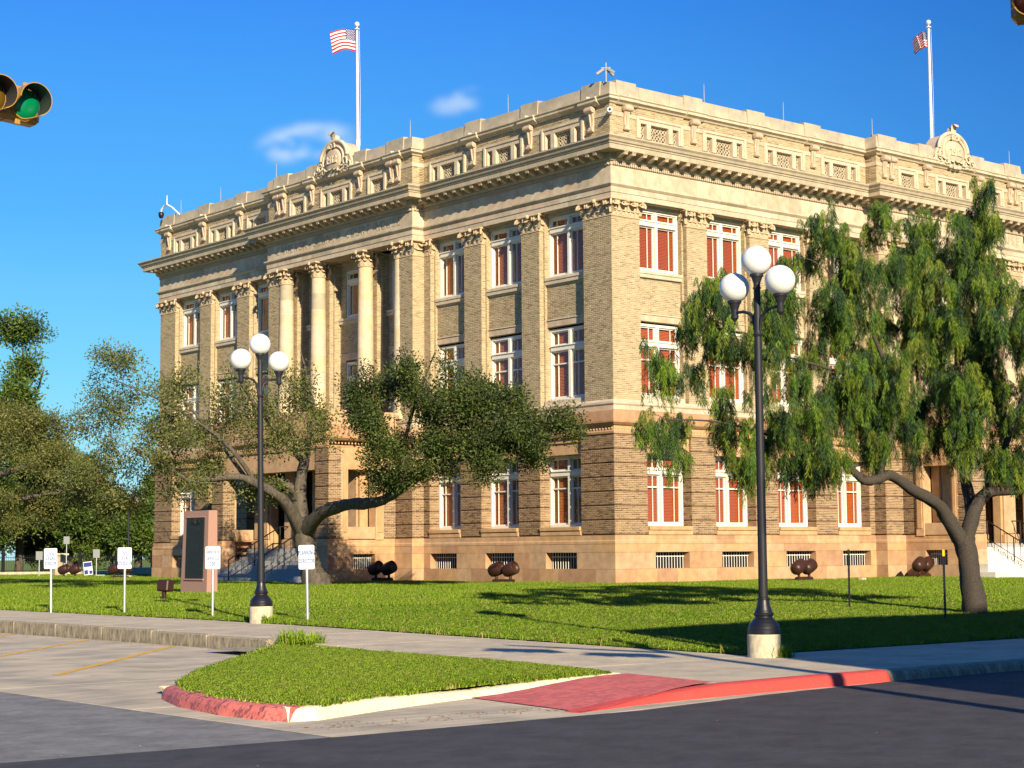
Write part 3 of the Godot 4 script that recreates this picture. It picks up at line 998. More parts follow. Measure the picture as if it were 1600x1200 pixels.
func porch(T: Transform3D, c: float, hp: float, q: float, side: int, parent: Node) -> void:
	# the one-storey entrance block; side = which flank the camera sees (-1 low s, 1 high s)
	var wf := q + 3.25
	var ss := [side]
	for sg in [-1, 1]:
		var e: float = c + sg * hp                # outer face of this flank
		var i0: float = e - sg * 0.94
		var lo := minf(e, i0)
		var hi := maxf(e, i0)
		rusticated(T, "porch_pier", lo, hi, wf - 0.66, wf - 0.06, [-1, 1], parent)
		var fl: float = e - sg * 0.06
		var b0 := minf(fl, e - sg * 0.5)
		var b1 := maxf(fl, e - sg * 0.5)
		rusticated(T, "porch_pier", b0, b1, q - 0.2, q + 0.52, ss, parent)
		# stone surround of the flank opening
		for r in [[q + 0.525, q + 0.92], [q + 2.26, q + 2.58]]:
			part("surround", bx(Vector3(minf(e - sg * 0.5, e + sg * 0.01), 2.2, r[0]), Vector3(maxf(e - sg * 0.5, e + sg * 0.01), 5.84, r[1]), 0.015), M["base_b"], parent, T)
			part("surround_panel", bx(Vector3(minf(e, e + sg * 0.04), 2.5, r[0] + 0.08), Vector3(maxf(e, e + sg * 0.04), 5.2, r[1] - 0.08), 0.012), M["base_a"], parent, T)
		part("breast_wall", bx(Vector3(minf(e - sg * 0.4, e - sg * 0.04), 2.2, q + 0.92), Vector3(maxf(e - sg * 0.4, e - sg * 0.04), 2.72, q + 2.26), 0.01), M["base_d"], parent, T)
		part("lintel", bx(Vector3(minf(e - sg * 0.45, e - sg * 0.02), 5.0, q + 0.92), Vector3(maxf(e - sg * 0.45, e - sg * 0.02), 5.86, q + 2.26), 0.01), M["base_a"], parent, T)
	part("lintel", bx(Vector3(c - hp + 0.94, 5.0, wf - 0.6), Vector3(c + hp - 0.94, 5.86, wf - 0.1), 0.01), M["base_b"], parent, T)
	part("porch_roof", bx(Vector3(c - hp + 0.03, 5.84, q - 0.3), Vector3(c + hp - 0.03, 6.6, wf - 0.08)), M["base_c"], parent, T)
	part("landing", bx(Vector3(c - hp + 0.55, 0.2, q - 0.1), Vector3(c + hp - 0.55, 1.9, q + 1.75), 0.01), M["step_granite"], parent, T)
	# portal wall with three doors
	var wp := q + 1.35
	var xs := [-hp + 0.5, -2.7, -1.6, -0.55, 0.55, 1.6, 2.7, hp - 0.5]
	for i in range(0, 8, 2):
		part("portal_pier", bx(Vector3(c + xs[i], 1.9, wp - 0.4), Vector3(c + xs[i + 1], 5.84, wp), 0.02), M["base_a"], parent, T)
		part("pilaster", bx(Vector3(c + xs[i] + 0.12, 2.3, wp), Vector3(c + xs[i + 1] - 0.12, 5.3, wp + 0.09), 0.02), M["base_d"], parent, T)
		part("pilaster_base", bx(Vector3(c + xs[i] + 0.02, 1.9, wp), Vector3(c + xs[i + 1] - 0.02, 2.28, wp + 0.17), 0.03), M["base_b"], parent, T)
	for i in 3:
		var d := part("door", bx(Vector3(c + xs[i * 2 + 1], 1.9, wp - 1.25), Vector3(c + xs[i * 2 + 2], 4.6, wp - 1.17), 0.01), M["door_wood"], parent, T)
		part("handle", bx(Vector3(c + xs[i * 2 + 1] + 0.12, 2.9, wp - 1.17), Vector3(c + xs[i * 2 + 1] + 0.15, 3.15, wp - 1.12)), M["bronze"], d)
		part("transom_panel", bx(Vector3(c + xs[i * 2 + 1], 4.6, wp - 1.25), Vector3(c + xs[i * 2 + 2], 5.84, wp - 1.18), 0.01), M["dark"], parent, T)
	# steps
	var st := "step_granite" if side > 0 else "step_white"
	for i in 8:
		var y1 := 1.9 - 0.172 * (i + 1)
		var w1 := q + 1.75 + 0.31 * (i + 1)
		var h0 := c - hp + 0.94 if w1 < wf + 0.1 else c - hp + 0.4
		var h1 := c + hp - 0.94 if w1 < wf + 0.1 else c + hp - 0.4
		part("step", bx(Vector3(h0, 0.2, q + 1.7 + 0.31 * i), Vector3(h1, y1 + 0.004, w1), 0.012), M[st], parent, T)
	for sg in [-1.0, 1.0]:
		part("step_end", bx(Vector3(c + sg * (hp - 0.5) - 0.45, 0.2, wf - 0.02), Vector3(c + sg * (hp - 0.5) + 0.45, 0.78, wf + 0.95), 0.015), M["step_white"], parent, T)
		part("step_end", bx(Vector3(c + sg * (hp - 0.55) - 0.33, 0.2, wf - 0.02), Vector3(c + sg * (hp - 0.55) + 0.33, 1.1, wf + 0.5), 0.015), M["step_white"], parent, T)
	# handrails
	for x in [-1.15, 1.15]:
		var r := MB.new()
		var top := []
		for i in 9:
			var y := 1.9 - 0.172 * i
			var w := q + 1.75 + 0.31 * i + 0.1
			top.append(Vector3(c + x, y + 0.92, w))
			r.tube([Vector3(c + x, y - 0.02, w), Vector3(c + x, y + 0.92, w)], [0.012, 0.012] if i % 4 else [0.03, 0.03], 6)
		var rr := []
		for i in top.size():
			rr.append(0.026)
		r.tube([top[0] + Vector3(0, 0, -0.5)] + top, [0.026] + rr, 8)
		var low := []
		for p in top:
			low.append(p - Vector3(0, 0.74, 0))
		r.tube(low, rr.map(func(z): return 0.016), 6)
		part("handrail", r, M["iron"], parent, T)

func column(T: Transform3D, s: float, w: float, parent: Node) -> void:
	var b := MB.new()
	b.cbox(Vector3(-0.45, 7.08, -0.45), Vector3(0.45, 7.22, 0.45), 0.02)
	b.lathe([Vector2(0.40, 7.22), Vector2(0.44, 7.27), Vector2(0.40, 7.33), Vector2(0.37, 7.36), Vector2(0.40, 7.40), Vector2(0.36, 7.45)], 24, Vector3.ZERO, true)
	var p := part("column", b, M["drum_b"], parent, T * at3(Vector3(s, 0, w)))
	var n := 9
	for i in n:
		var y0 := 7.45 + (13.72 - 7.45) * i / n
		var y1 := 7.45 + (13.72 - 7.45) * (i + 1) / n
		var rad := func(y: float) -> float: return 0.35 - 0.045 * pow((y - 7.45) / 6.27, 1.6)
		var d := MB.new()
		d.lathe([Vector2(rad.call(y0) - 0.006, y0), Vector2(rad.call(y0), y0 + 0.006), Vector2(rad.call(y1), y1 - 0.006), Vector2(rad.call(y1) - 0.006, y1)], 28)
		part("drum", d, M[pick(["drum_a", "drum_b", "drum_a", "drum_c", "cream_d"])], p)
	if not caps.has("col"):
		caps["col"] = column_capital_mesh(0.305, 0.67)
	part("capital", caps["col"], M["capital"], p, at3(Vector3(0, 13.72, 0)))

func wing(T: Transform3D, piers: Array, flip: bool, dark: bool, sides: Array, parent: Node, L: float, e: float) -> void:
	for i in piers.size():
		var a: float = piers[i][0]
		var b: float = piers[i][1]
		var la := a - 0.1
		var lb := b + 0.1
		if a < 0.5:
			a += e
			la = 0.08 + e
		if b > L - 0.5:
			b -= e
			lb = L - 0.08 - e
		upper_pier(T, a, b, UPPER - 0.62, UPPER, sides, parent, true, 0.0 if a < 0.5 else 0.08, 0.0 if b > L - 0.5 else 0.08)
		rusticated(T, "ground_pier", la, lb, LOWER - 0.65, LOWER, sides, parent)
		if i:
			bay(T, piers[i - 1][1] + 0.08, a - 0.08, flip, dark, parent)

func pavilion(T: Transform3D, c: float, hw: float, side: int, flip: bool, dark: bool, parent: Node) -> void:
	var q := STEP
	var hp := hw - 1.19
	for sg in [-1.0, 1.0]:
		var o: float = c + sg * (hw - 0.22)
		var n: float = c + sg * (hp - 0.12)
		upper_pier(T, minf(o, n), maxf(o, n), UPPER - 0.9, UPPER + q, [-1, 1], parent, false)
		o = c + sg * (hw - 0.08)
		n = c + sg * (hp + 0.02)
		rusticated(T, "ground_pier", minf(o, n), maxf(o, n), -0.7, LOWER + q, [-1, 1], parent)
	part("recess_wall", bx(Vector3(c - hp, 6.2, UPPER - 1.1), Vector3(c + hp, 14.38, UPPER - 0.9)), M["mortar_buff"], parent, T)
	for x in [-hp + 0.12, -1.8, 1.8, hp - 0.12]:
		var a: float = c + x - 0.36
		var b: float = c + x + 0.36
		upper_pier(T, a, b, UPPER - 0.9, UPPER - 0.02, [side], parent)
		column(T, c + x, UPPER + 0.33, parent)
	for r in [[-1.36, 1.36, 1.9], [-hp + 0.56, -2.24, 1.3], [2.24, hp - 0.56, 1.3]]:
		var m: float = c + (r[0] + r[1]) * 0.5
		var a: float = c + r[0]
		var b: float = c + r[1]
		var fw := UPPER - 0.6
		window(T, m, fw, r[2], 11.92, 14.0, 13.4, 0.0, flip, dark, parent, 2 if r[2] > 1.5 else 1)
		window(T, m, fw, r[2], 7.3, 9.98, 9.15, 8.66, flip, dark, parent, 2 if r[2] > 1.5 else 1)
		spandrel(T, a, b, fw + 0.06, fw + 0.2, parent)
		for x in [[a, m - r[2] * 0.5], [m + r[2] * 0.5, b]]:
			if x[1] - x[0] > 0.03:
				part("window_jamb", bx(Vector3(x[0], 7.0, fw - 0.3), Vector3(x[1], 14.37, fw + 0.05)), M["mortar_buff"], parent, T)
				bricks(T, Vector3(x[0], 7.1, fw + 0.05), Vector3.RIGHT, x[1] - x[0], 2.9, false)
				bricks(T, Vector3(x[0], 11.95, fw + 0.05), Vector3.RIGHT, x[1] - x[0], 2.3, false)
		part("window_head", bx(Vector3(a, 14.0, fw - 0.28), Vector3(b, 14.375, fw + 0.04), 0.01), M["cream_d"], parent, T)
	# stone in the upper and lower recess, beneath the columns
	part("column_stand", bx(Vector3(c - hp, 6.15, UPPER - 0.9), Vector3(c + hp, 7.08, UPPER + 0.75), 0.02), M["base_b"], parent, T)
	part("back_wall", bx(Vector3(c - hp, 0.3, -0.8), Vector3(c + hp, 6.3, -0.3)), M["base_c"], parent, T)

func courthouse() -> void:
	var H := thing("courthouse", "three storey buff brick courthouse with stone columns and red window blinds", "courthouse")
	var TR := Transform3D.IDENTITY
	var TL := Transform3D(Basis(Vector3(0, 0, 1), Vector3.UP, Vector3(-1, 0, 0)), Vector3(0, 0, -33.94))
	var V := func(x: float, z: float) -> Vector3: return Vector3(x, 0, z)
	# cores: what stands behind the facing
	part("wall_core", bx(Vector3(1.1, 0.2, -32.84), Vector3(38.2, 18.0, -1.1)), M["interior"], H)
	part("roof", bx(Vector3(0.5, 18.0, -33.4), Vector3(38.7, 18.15, -0.5)), M["coping_b"], H)
	part("entablature_core", bx(Vector3(0.28, 14.37, -33.66), Vector3(38.9, 16.6, -0.28)), M["cream_d"], H)
	part("attic_core", bx(Vector3(0.56, 16.6, -33.38), Vector3(38.7, 18.6, -0.56)), M["mortar_buff"], H)
	for r in [[TL, 16.97, LH], [TR, 19.64, RH]]:
		part("entablature_core", bx(Vector3(r[1] - r[2] + 0.28, 14.37, -1.0), Vector3(r[1] + r[2] - 0.28, 16.6, STEP - 0.28)), M["cream_d"], H, r[0])
		part("attic_core", bx(Vector3(r[1] - r[2] + 0.56, 16.6, -1.0), Vector3(r[1] + r[2] - 0.56, 18.6, STEP - 0.56)), M["mortar_buff"], H, r[0])
	var zl := -33.94
	var p0 := -11.25
	var p1 := -22.69
	var r0 := 14.38
	var r1 := 24.9
	# outline of the wall at the base, and of everything above the ground storey
	var front := [V.call(7, zl), V.call(0, zl), V.call(0, p1), V.call(-STEP, p1), V.call(-STEP, p0), V.call(0, p0), V.call(0, 0), V.call(r0, 0), V.call(r0, STEP), V.call(r1, STEP), V.call(r1, 0), V.call(39.28, 0), V.call(39.28, -7)]
	var px0 := -STEP - 3.25
	var belt := [V.call(7, zl), V.call(0, zl), V.call(0, p1), V.call(-STEP, p1), V.call(-STEP, p1 + 1.19), V.call(px0, p1 + 1.19), V.call(px0, p0 - 1.19), V.call(-STEP, p0 - 1.19), V.call(-STEP, p0), V.call(0, p0), V.call(0, 0),
		V.call(r0, 0), V.call(r0, STEP), V.call(r0 + 1.19, STEP), V.call(r0 + 1.19, -px0), V.call(r1 - 1.19, -px0), V.call(r1 - 1.19, STEP), V.call(r1, STEP), V.call(r1, 0), V.call(39.28, 0), V.call(39.28, -7)]
	var b1 := belt.slice(0, 6) + [V.call(px0, p1 + 1.19 + 0.94), V.call(px0 + 0.7, p1 + 1.19 + 0.94)]
	var b2 := [V.call(px0 + 0.7, p0 - 1.19 - 0.94), V.call(px0, p0 - 1.19 - 0.94)] + belt.slice(6, 15) + [V.call(r0 + 1.19 + 0.94, -px0), V.call(r0 + 1.19 + 0.94, -px0 - 0.7)]
	var b3 := [V.call(r1 - 1.19 - 0.94, -px0 - 0.7), V.call(r1 - 1.19 - 0.94, -px0)] + belt.slice(15)
	# basement windows: distances along the runs of b1, b2
	var lw := [2.95, 6.5, 9.95]
	var h1 := {1: lw.map(func(d): return [d - 0.86, d + 0.86])}
	var h2 := {2: [[1.25, 2.3]], 5: [11.25 - 9.97, 11.25 - 6.45, 11.25 - 2.9].map(func(d): return [d - 0.86, d + 0.86]), 6: [2.86, 6.3, 9.85, 13.2].map(func(d): return [d - 0.86, d + 0.86]), 9: [[0.95, 2.0]]}
	var base_core := MB.new()
	base_core.box(Vector3(0.42, 0.1, zl + 0.42), Vector3(38.8, 2.24, -0.42))
	part("base_wall", base_core, M["base_e"], H)
	for r in [[b1, h1], [b2, h2], [b3, {}]]:
		course("base_stone", r[0], [Vector2(-0.42, 0.1), Vector2(0.0, 0.1), Vector2(0.0, 1.045), Vector2(-0.42, 1.045)], 1.05, BASE, H)
		course("base_stone", r[0], [Vector2(-0.42, 1.052), Vector2(-0.015, 1.052), Vector2(-0.015, 1.636), Vector2(-0.42, 1.636)], 1.2, BASE, H, r[1])
		course("base_stone", r[0], [Vector2(-0.42, 1.643), Vector2(-0.015, 1.643), Vector2(-0.015, 1.935), Vector2(-0.42, 1.935)], 1.1, BASE, H)
		course("base_cap", r[0], [Vector2(-0.42, 1.942), Vector2(-0.005, 1.942), Vector2(-0.005, 2.03), Vector2(-0.04, 2.08), Vector2(-0.04, 2.245), Vector2(-0.42, 2.255)], 1.0, BASE, H)
	for d in lw:
		basement_window(TL, d, 0.86, H)
	for z in [-9.97, -6.45, -2.9]:
		basement_window(TL, z + 33.94, 0.86, H)
	for x in [2.86, 6.3, 9.85, 13.2, 26.1, 29.5, 32.9]:
		basement_window(TR, x, 0.86, H)
	basement_window(Transform3D(Basis.IDENTITY, Vector3(0, 0, p0 - 1.19)), px0 + 1.775, 0.525, H)
	basement_window(Transform3D(Basis(Vector3(0, 0, 1), Vector3.UP, Vector3(-1, 0, 0)), Vector3(r0 + 1.19, 0, 0)), STEP + 1.475, 0.525, H)
	# the band between the ground storey and the upper storeys
	course("string_course", belt, [Vector2(-0.6, 5.832), Vector2(-0.05, 5.832), Vector2(-0.02, 5.86), Vector2(0.0, 5.93), Vector2(-0.03, 5.95), Vector2(-0.03, 6.12), Vector2(0.03, 6.15), Vector2(-0.6, 6.15)], 1.2, ["base_a", "base_b", "base_d"], H)
	course("belt_stone", belt, [Vector2(-0.6, 6.157), Vector2(0.04, 6.157), Vector2(0.14, 6.24), Vector2(0.15, 6.30), Vector2(0.13, 6.66), Vector2(0.02, 6.70), Vector2(-0.6, 6.70)], 0.95, ["base_c", "base_e", "base_c", "base_d"], H)
	var egg := MB.new()
	var beads := []
	for i in belt.size() - 1:
		var a: Vector3 = belt[i]
		var b: Vector3 = belt[i + 1]
		var dd := (b - a).normalized()
		var oo := dd.cross(Vector3.UP)
		var k := int(a.distance_to(b) / 0.16)
		for j in k:
			beads.append(Transform3D(Basis(dd, Vector3.UP, oo), a + dd * (j + 0.5) * 0.16 + oo * -0.05 + Vector3.UP * 6.03))
	egg.lathe([Vector2(0, -0.06), Vector2(0.045, -0.03), Vector2(0.055, 0.02), Vector2(0, 0.07)], 6, Vector3.ZERO, true)
	multi("egg_moulding", egg.mesh(), M["base_a"], H, beads, [])
	for pr in [[front, 0.0]]:
		course("sill_course", front, [Vector2(-0.7, 6.705), Vector2(-0.12, 6.705), Vector2(-0.12, 6.885), Vector2(-0.7, 6.885)], 0.9, CREAM, H)
		course("sill_course", front, [Vector2(-0.7, 6.89), Vector2(-0.10, 6.89), Vector2(-0.07, 6.93), Vector2(-0.07, 7.0), Vector2(-0.19, 7.09), Vector2(-0.7, 7.09)], 1.1, CREAM, H)
	# parapet of the two porches
	for r in [[TL, 16.97, LH - 1.19], [TR, 19.64, RH - 1.19]]:
		for sg in [-1.0, 1.0]:
			part("porch_parapet", bx(Vector3(r[1] + sg * (r[2] - 0.19) - 0.17, 6.69, STEP), Vector3(r[1] + sg * (r[2] - 0.19) + 0.17, 7.36, STEP + 3.22), 0.02), M["base_d"], H, r[0])
		part("porch_parapet", bx(Vector3(r[1] - r[2] + 0.36, 6.69, STEP + 2.9), Vector3(r[1] + r[2] - 0.36, 7.36, STEP + 3.22), 0.02), M["base_b"], H, r[0])
	# entablature
	var U := UPPER
	var ent := front
	course("architrave_stone", ent, [Vector2(U - 0.5, 14.392), Vector2(U + 0.06, 14.392), Vector2(U + 0.06, 14.585), Vector2(U - 0.5, 14.585)], 1.2, CREAM, H)
	course("architrave_stone", ent, [Vector2(U - 0.5, 14.59), Vector2(U + 0.085, 14.59), Vector2(U + 0.085, 14.79), Vector2(U - 0.5, 14.79)], 0.75, CREAM, H)
	course("architrave_cap", ent, [Vector2(U - 0.3, 14.795), Vector2(U + 0.10, 14.795), Vector2(U + 0.18, 14.87), Vector2(U + 0.18, 14.92), Vector2(U - 0.3, 14.96)], 1.5, ["cream_b", "cream_a", "cream_d"], H)
	course("frieze_stone", ent, [Vector2(U - 0.3, 14.93), Vector2(U + 0.05, 14.93), Vector2(U + 0.05, 15.56), Vector2(U - 0.3, 15.56)], 0.66, CREAM, H)
	course("bed_moulding", ent, [Vector2(U - 0.2, 15.565), Vector2(U + 0.08, 15.565), Vector2(U + 0.08, 15.71), Vector2(U + 0.14, 15.715), Vector2(U + 0.2, 15.78), Vector2(U + 0.2, 15.98), Vector2(U - 0.2, 15.98)], 1.6, ["cornice"], H)
	course("corona_stone", ent, [Vector2(U - 0.2, 15.985), Vector2(U + 0.70, 15.985), Vector2(U + 0.70, 16.17), Vector2(U - 0.2, 16.17)], 1.3, ["cornice", "cream_d"], H, {}, 0.006)
	course("cornice_stone", ent, [Vector2(U - 0.2, 16.172), Vector2(U + 0.73, 16.172), Vector2(U + 0.74, 16.22), Vector2(U + 0.79, 16.25), Vector2(U + 0.82, 16.33), Vector2(U + 0.89, 16.40), Vector2(U + 0.89, 16.45), Vector2(U + 0.3, 16.60), Vector2(U + 0.0, 16.74), Vector2(U - 0.2, 16.74)], 0.85, ["cornice", "cornice", "coping_a"], H, {}, 0.008)
	var dent := []
	var tooth := bx(Vector3(-0.032, 0, -0.02), Vector3(0.032, 0.115, 0.055))
	for i in ent.size() - 1:
		var a: Vector3 = ent[i]
		var b: Vector3 = ent[i + 1]
		var d := (b - a).normalized()
		var o := d.cross(Vector3.UP)
		var bs := Basis(d, Vector3.UP, o)
		if a.x > 26.5 and b.x > 26.5 and a.z < -1.0:
			continue
		# inner and outer corners shift where the row starts and ends
		var L := a.distance_to(b)
		var lo := 0.0
		var hi := L
		if i > 0:
			var d0: Vector3 = (a - ent[i - 1]).normalized()
			lo = -U * (1.0 if d0.cross(d).y > 0.0 else -1.0)
		if i < ent.size() - 2:
			var d1: Vector3 = (ent[i + 2] - b).normalized()
			hi = L + U * (1.0 if d.cross(d1).y > 0.0 else -1.0)
		var k := int((hi - lo) / 0.105)
		for j in k:
			dent.append(Transform3D(bs, a + d * (lo + (j + 0.5) * (hi - lo) / k) + o * (U + 0.08) + Vector3.UP * 15.585))
		var km := maxi(1, roundi((hi - lo) / 0.56))
		for j in km + 1:
			var t := lo + (hi - lo) * j / km
			if j == 0:
				t += 0.16
			if j == km:
				t -= 0.16
			part("modillion", modillion_mesh(), M["cream_c" if rng.randf() < 0.6 else "cream_a"], H, Transform3D(bs, a + d * t + o * (U + 0.2) + Vector3.UP * 15.985))
	multi("dentil_row", tooth.mesh(), M["cream_c"], H, dent, [])
	# lettering cut on the left frieze and on the right one
	for r in [[TL, 16.97, 9.3], [TR, 19.64, 9.3]]:
		var words := "CAMERON COUNTY COURT HOUSE"
		var x: float = -r[2] * 0.5
		for i in words.length():
			var ch := words.substr(i, 1)
			if ch != " ":
				text("letter", ch, 0.36, 0.02, M["carved"], H, r[0] * at3(Vector3(r[1] + x, 15.27, U + STEP + 0.052)), "Droid Sans")
			x += r[2] / (words.length() - 1)
	# attic
	var aw := -0.2
	course("attic_band", ent, [Vector2(aw - 0.1, 17.42), Vector2(aw + 0.035, 17.42), Vector2(aw + 0.035, 17.58), Vector2(aw - 0.1, 17.58)], 1.2, CREAM, H)
	course("attic_cornice", ent, [Vector2(aw - 0.1, 17.87), Vector2(aw + 0.06, 17.87), Vector2(aw + 0.10, 17.93), Vector2(aw + 0.22, 17.98), Vector2(aw + 0.22, 18.06), Vector2(aw + 0.27, 18.10), Vector2(aw + 0.27, 18.13), Vector2(aw + 0.1, 18.17), Vector2(aw - 0.1, 18.17)], 1.5, ["cream_b", "cream_a", "cream_d"], H)
	course("coping_stone", ent, [Vector2(aw - 0.4, 18.17), Vector2(aw + 0.07, 18.17), Vector2(aw + 0.03, 18.64), Vector2(aw - 0.4, 18.67)], 0.8, ["coping_a", "coping_b", "coping_a"], H, {}, 0.01)
	var LB := [1.15, 4.64, 8.12]
	var LP := [2.78, 6.26, 9.82]
	var RB := [0.95, 4.42, 7.9, 11.24]
	var RP := [2.68, 6.14, 9.56, 12.95]
	for i in 3:
		for s in [LB[i], 33.94 - LB[i]]:
			bracket(TL, s, aw, H)
			breakout(TL, s, aw, 0.5, H)
		attic_panel(TL, LP[i], aw, true, H)
		attic_panel(TL, 33.94 - LP[i], aw, true, H)
	for i in 4:
		bracket(TR, RB[i], aw, H)
		bracket(TR, 39.28 - RB[i], aw, H)
		breakout(TR, RB[i], aw, 0.5, H)
		breakout(TR, 39.28 - RB[i], aw, 0.5, H)
		attic_panel(TR, RP[i], aw, true, H)
		attic_panel(TR, 39.28 - RP[i], aw, true, H)
	for r in [[TL, 16.97], [TR, 19.64]]:
		for s in [-1.0, 1.0]:
			for d in [1.85, 4.15, 4.62]:
				bracket(r[0], r[1] + s * d, aw + STEP, H)
			breakout(r[0], r[1] + s * 1.85, aw + STEP, 0.45, H)
			breakout(r[0], r[1] + s * 4.4, aw + STEP, 0.6, H)
			attic_panel(r[0], r[1] + s * 3.05, aw + STEP, false, H)
		attic_panel(r[0], r[1], aw + STEP, true, H)
		crest(r[0], r[1], aw + STEP + 0.16, H)
	# attic brickwork, left out where the panels stand
	for r in [[TL, 33.94, LP, 16.97, LH], [TR, 39.28, RP, 19.64, RH]]:
		var cuts := []
		for s in r[2]:
			cuts.append([s - 1.2, s + 1.2])
			cuts.append([r[1] - s - 1.2, r[1] - s + 1.2])
		cuts.append([r[3] - r[4] + 0.2, r[3] + r[4] - 0.2])
		cuts.sort_custom(func(a, b): return a[0] < b[0])
		brick_strip(r[0], 0.203, r[1] - 0.203, cuts, aw, H)
		var c2 := [[r[3] - 3.71, r[3] - 2.39], [r[3] - 1.2, r[3] + 1.2], [r[3] + 2.39, r[3] + 3.71]]
		brick_strip(r[0], r[3] - r[4] + 0.2, r[3] + r[4] - 0.2, c2, aw + STEP, H)
	bricks(TL, Vector3(16.97 + LH - 0.2, 16.72, aw + STEP), Vector3.FORWARD, STEP, 0.7, false)
	bricks(TL, Vector3(16.97 + LH - 0.2, 17.58, aw + STEP), Vector3.FORWARD, STEP, 0.29, false)
	bricks(TR, Vector3(r0 + 0.2, 16.72, aw), Vector3.BACK, STEP, 0.7, false)
	bricks(TR, Vector3(r0 + 0.2, 17.58, aw), Vector3.BACK, STEP, 0.29, false)
	# the two wings and the middle of each front
	var pl := [[0.22, 1.74], [4.22, 5.27], [7.72, 8.81], [11.04, 11.6]]
	var mir := func(a: Array, L: float) -> Array:
		var o := []
		for i in range(a.size() - 1, -1, -1):
			o.append([L - a[i][1], L - a[i][0]])
		return o
	wing(TL, pl, true, true, [1], H, 33.94, 0.003)
	wing(TL, mir.call(pl, 33.94), true, true, [1], H, 33.94, 0.003)
	var pr2 := [[0.22, 1.6], [4.05, 5.12], [7.5, 8.57], [10.96, 12.05], [14.25, 14.72]]
	wing(TR, pr2, false, false, [-1], H, 39.28, 0.003)
	wing(TR, mir.call(pr2, 39.28), false, false, [-1], H, 39.28, 0.003)
	pavilion(TL, 16.97, LH, 1, true, true, H)
	pavilion(TR, 19.64, RH, -1, false, false, H)
	porch(TL, 16.97, LH - 1.19, STEP, 1, H)
	porch(TR, 19.64, RH - 1.19, STEP, -1, H)
	# lightning rods on the parapet
	var rod := MB.new()
	rod.tube([Vector3.ZERO, Vector3(0, 0.62, 0), Vector3(0, 0.75, 0)], [0.018, 0.014, 0.004], 6)
	var rodm := rod.mesh()
	for p in [[0.3, -31.9], [0.3, -28.0], [-0.3, -22.0], [-0.3, -16.4], [-0.3, -11.7], [0.3, -6.1], [5.2, -0.3], [9.7, -0.3], [14.6, 0.2], [19.2, 0.2], [24.2, 0.2]]:
		part("lightning_rod", rodm, M["galv"], H, at3(Vector3(p[0], 18.68, p[1])))
	var down := MB.new()
	down.tube([Vector3(-0.1, 2.3, p1 + 0.9), Vector3(-0.1, 14.3, p1 + 0.9)], [0.05, 0.05], 8)
	part("downspout", down, M["cream_d"], H)
	var ub := MB.new()
	ub.quad(Vector3(0, 0, 1), Vector3(1, 0, 1), Vector3(1, 1, 1), Vector3(0, 1, 1), Vector3.BACK)
	# front face set in a little, so that the edges catch light
	ub = MB.new()
	var f := [Vector3(0.03, 0.09, 1), Vector3(0.97, 0.09, 1), Vector3(0.97, 0.91, 1), Vector3(0.03, 0.91, 1)]
	var g := [Vector3(0, 0, 0), Vector3(1, 0, 0), Vector3(1, 1, 0), Vector3(0, 1, 0)]
	ub.quad(f[0], f[1], f[2], f[3], Vector3.BACK)
	for i in 4:
		var j := (i + 1) % 4
		ub.quad(g[i], g[j], f[j], f[i], [Vector3.DOWN, Vector3.RIGHT, Vector3.UP, Vector3.LEFT][i])
	multi("brickwork", ub.mesh(), M["brick"], H, BR, BT)

func brick_strip(T: Transform3D, s0: float, s1: float, cuts: Array, w: float, parent: Node) -> void:
	var at := s0
	part("attic_wall", bx(Vector3(s0, 17.56, w - 0.36), Vector3(s1, 18.2, w)), M["mortar_buff"], parent, T)
	for c in cuts + [[s1, s1]]:
		var e: float = minf(c[0], s1)
		if e - at > 0.05:
			bricks(T, Vector3(at, 16.74, w), Vector3.RIGHT, e - at, 0.68, false)
			part("attic_wall", bx(Vector3(at, 16.7, w - 0.36), Vector3(e, 17.6, w)), M["mortar_buff"], parent, T)
		at = maxf(at, c[1])
	bricks(T, Vector3(s0, 17.585, w), Vector3.RIGHT, s1 - s0, 0.28, false)

var modillion_cached: Mesh

func modillion_mesh() -> Mesh:        # hangs under the corona: z is outwards
	if modillion_cached == null:
		var mb := MB.new()
		var pr := [Vector2(0, -0.17), Vector2(0.08, -0.20), Vector2(0.2, -0.15), Vector2(0.34, -0.10), Vector2(0.44, -0.12), Vector2(0.46, -0.05), Vector2(0.46, 0.0), Vector2(0.0, 0.0)]
		for i in pr.size() - 2:
			var p: Vector2 = pr[i]
			var q: Vector2 = pr[i + 1]
			mb.quad(Vector3(-0.085, p.y, p.x), Vector3(0.085, p.y, p.x), Vector3(0.085, q.y, q.x), Vector3(-0.085, q.y, q.x), Vector3(0, -(q.x - p.x), q.y - p.y))
			for sg in [-1.0, 1.0]:
				mb.quad(Vector3(0.085 * sg, p.y, p.x), Vector3(0.085 * sg, q.y, q.x), Vector3(0.085 * sg, 0, q.x), Vector3(0.085 * sg, 0, p.x), Vector3(sg, 0, 0))
		mb.cbox(Vector3(-0.105, -0.04, 0.0), Vector3(0.105, -0.001, 0.48), 0.008)
		modillion_cached = mb.mesh()
	return modillion_cached

# ---------------------------------------------------------------- ground
func edge_y(z: float) -> float:
	return 0.13 + 0.13 * clampf((27.6 - z) / 14.0, 0.0, 1.0)

func ground_y(x: float, z: float) -> float:
	var e := edge_y(z)
	var d := minf(x + 23.2, 27.6 - z)
	var t := clampf(d / 20.0, 0.0, 1.0)
	var y := e + (0.5 - e) * (1.0 - (1.0 - t) * (1.0 - t))
	y += 0.025 * sin(x * 0.7 + z * 0.31) * sin(z * 0.53 - x * 0.2) * minf(d * 0.3, 1.0)
	return lerpf(y, 0.32, smoothstep(-38.0, -60.0, z))

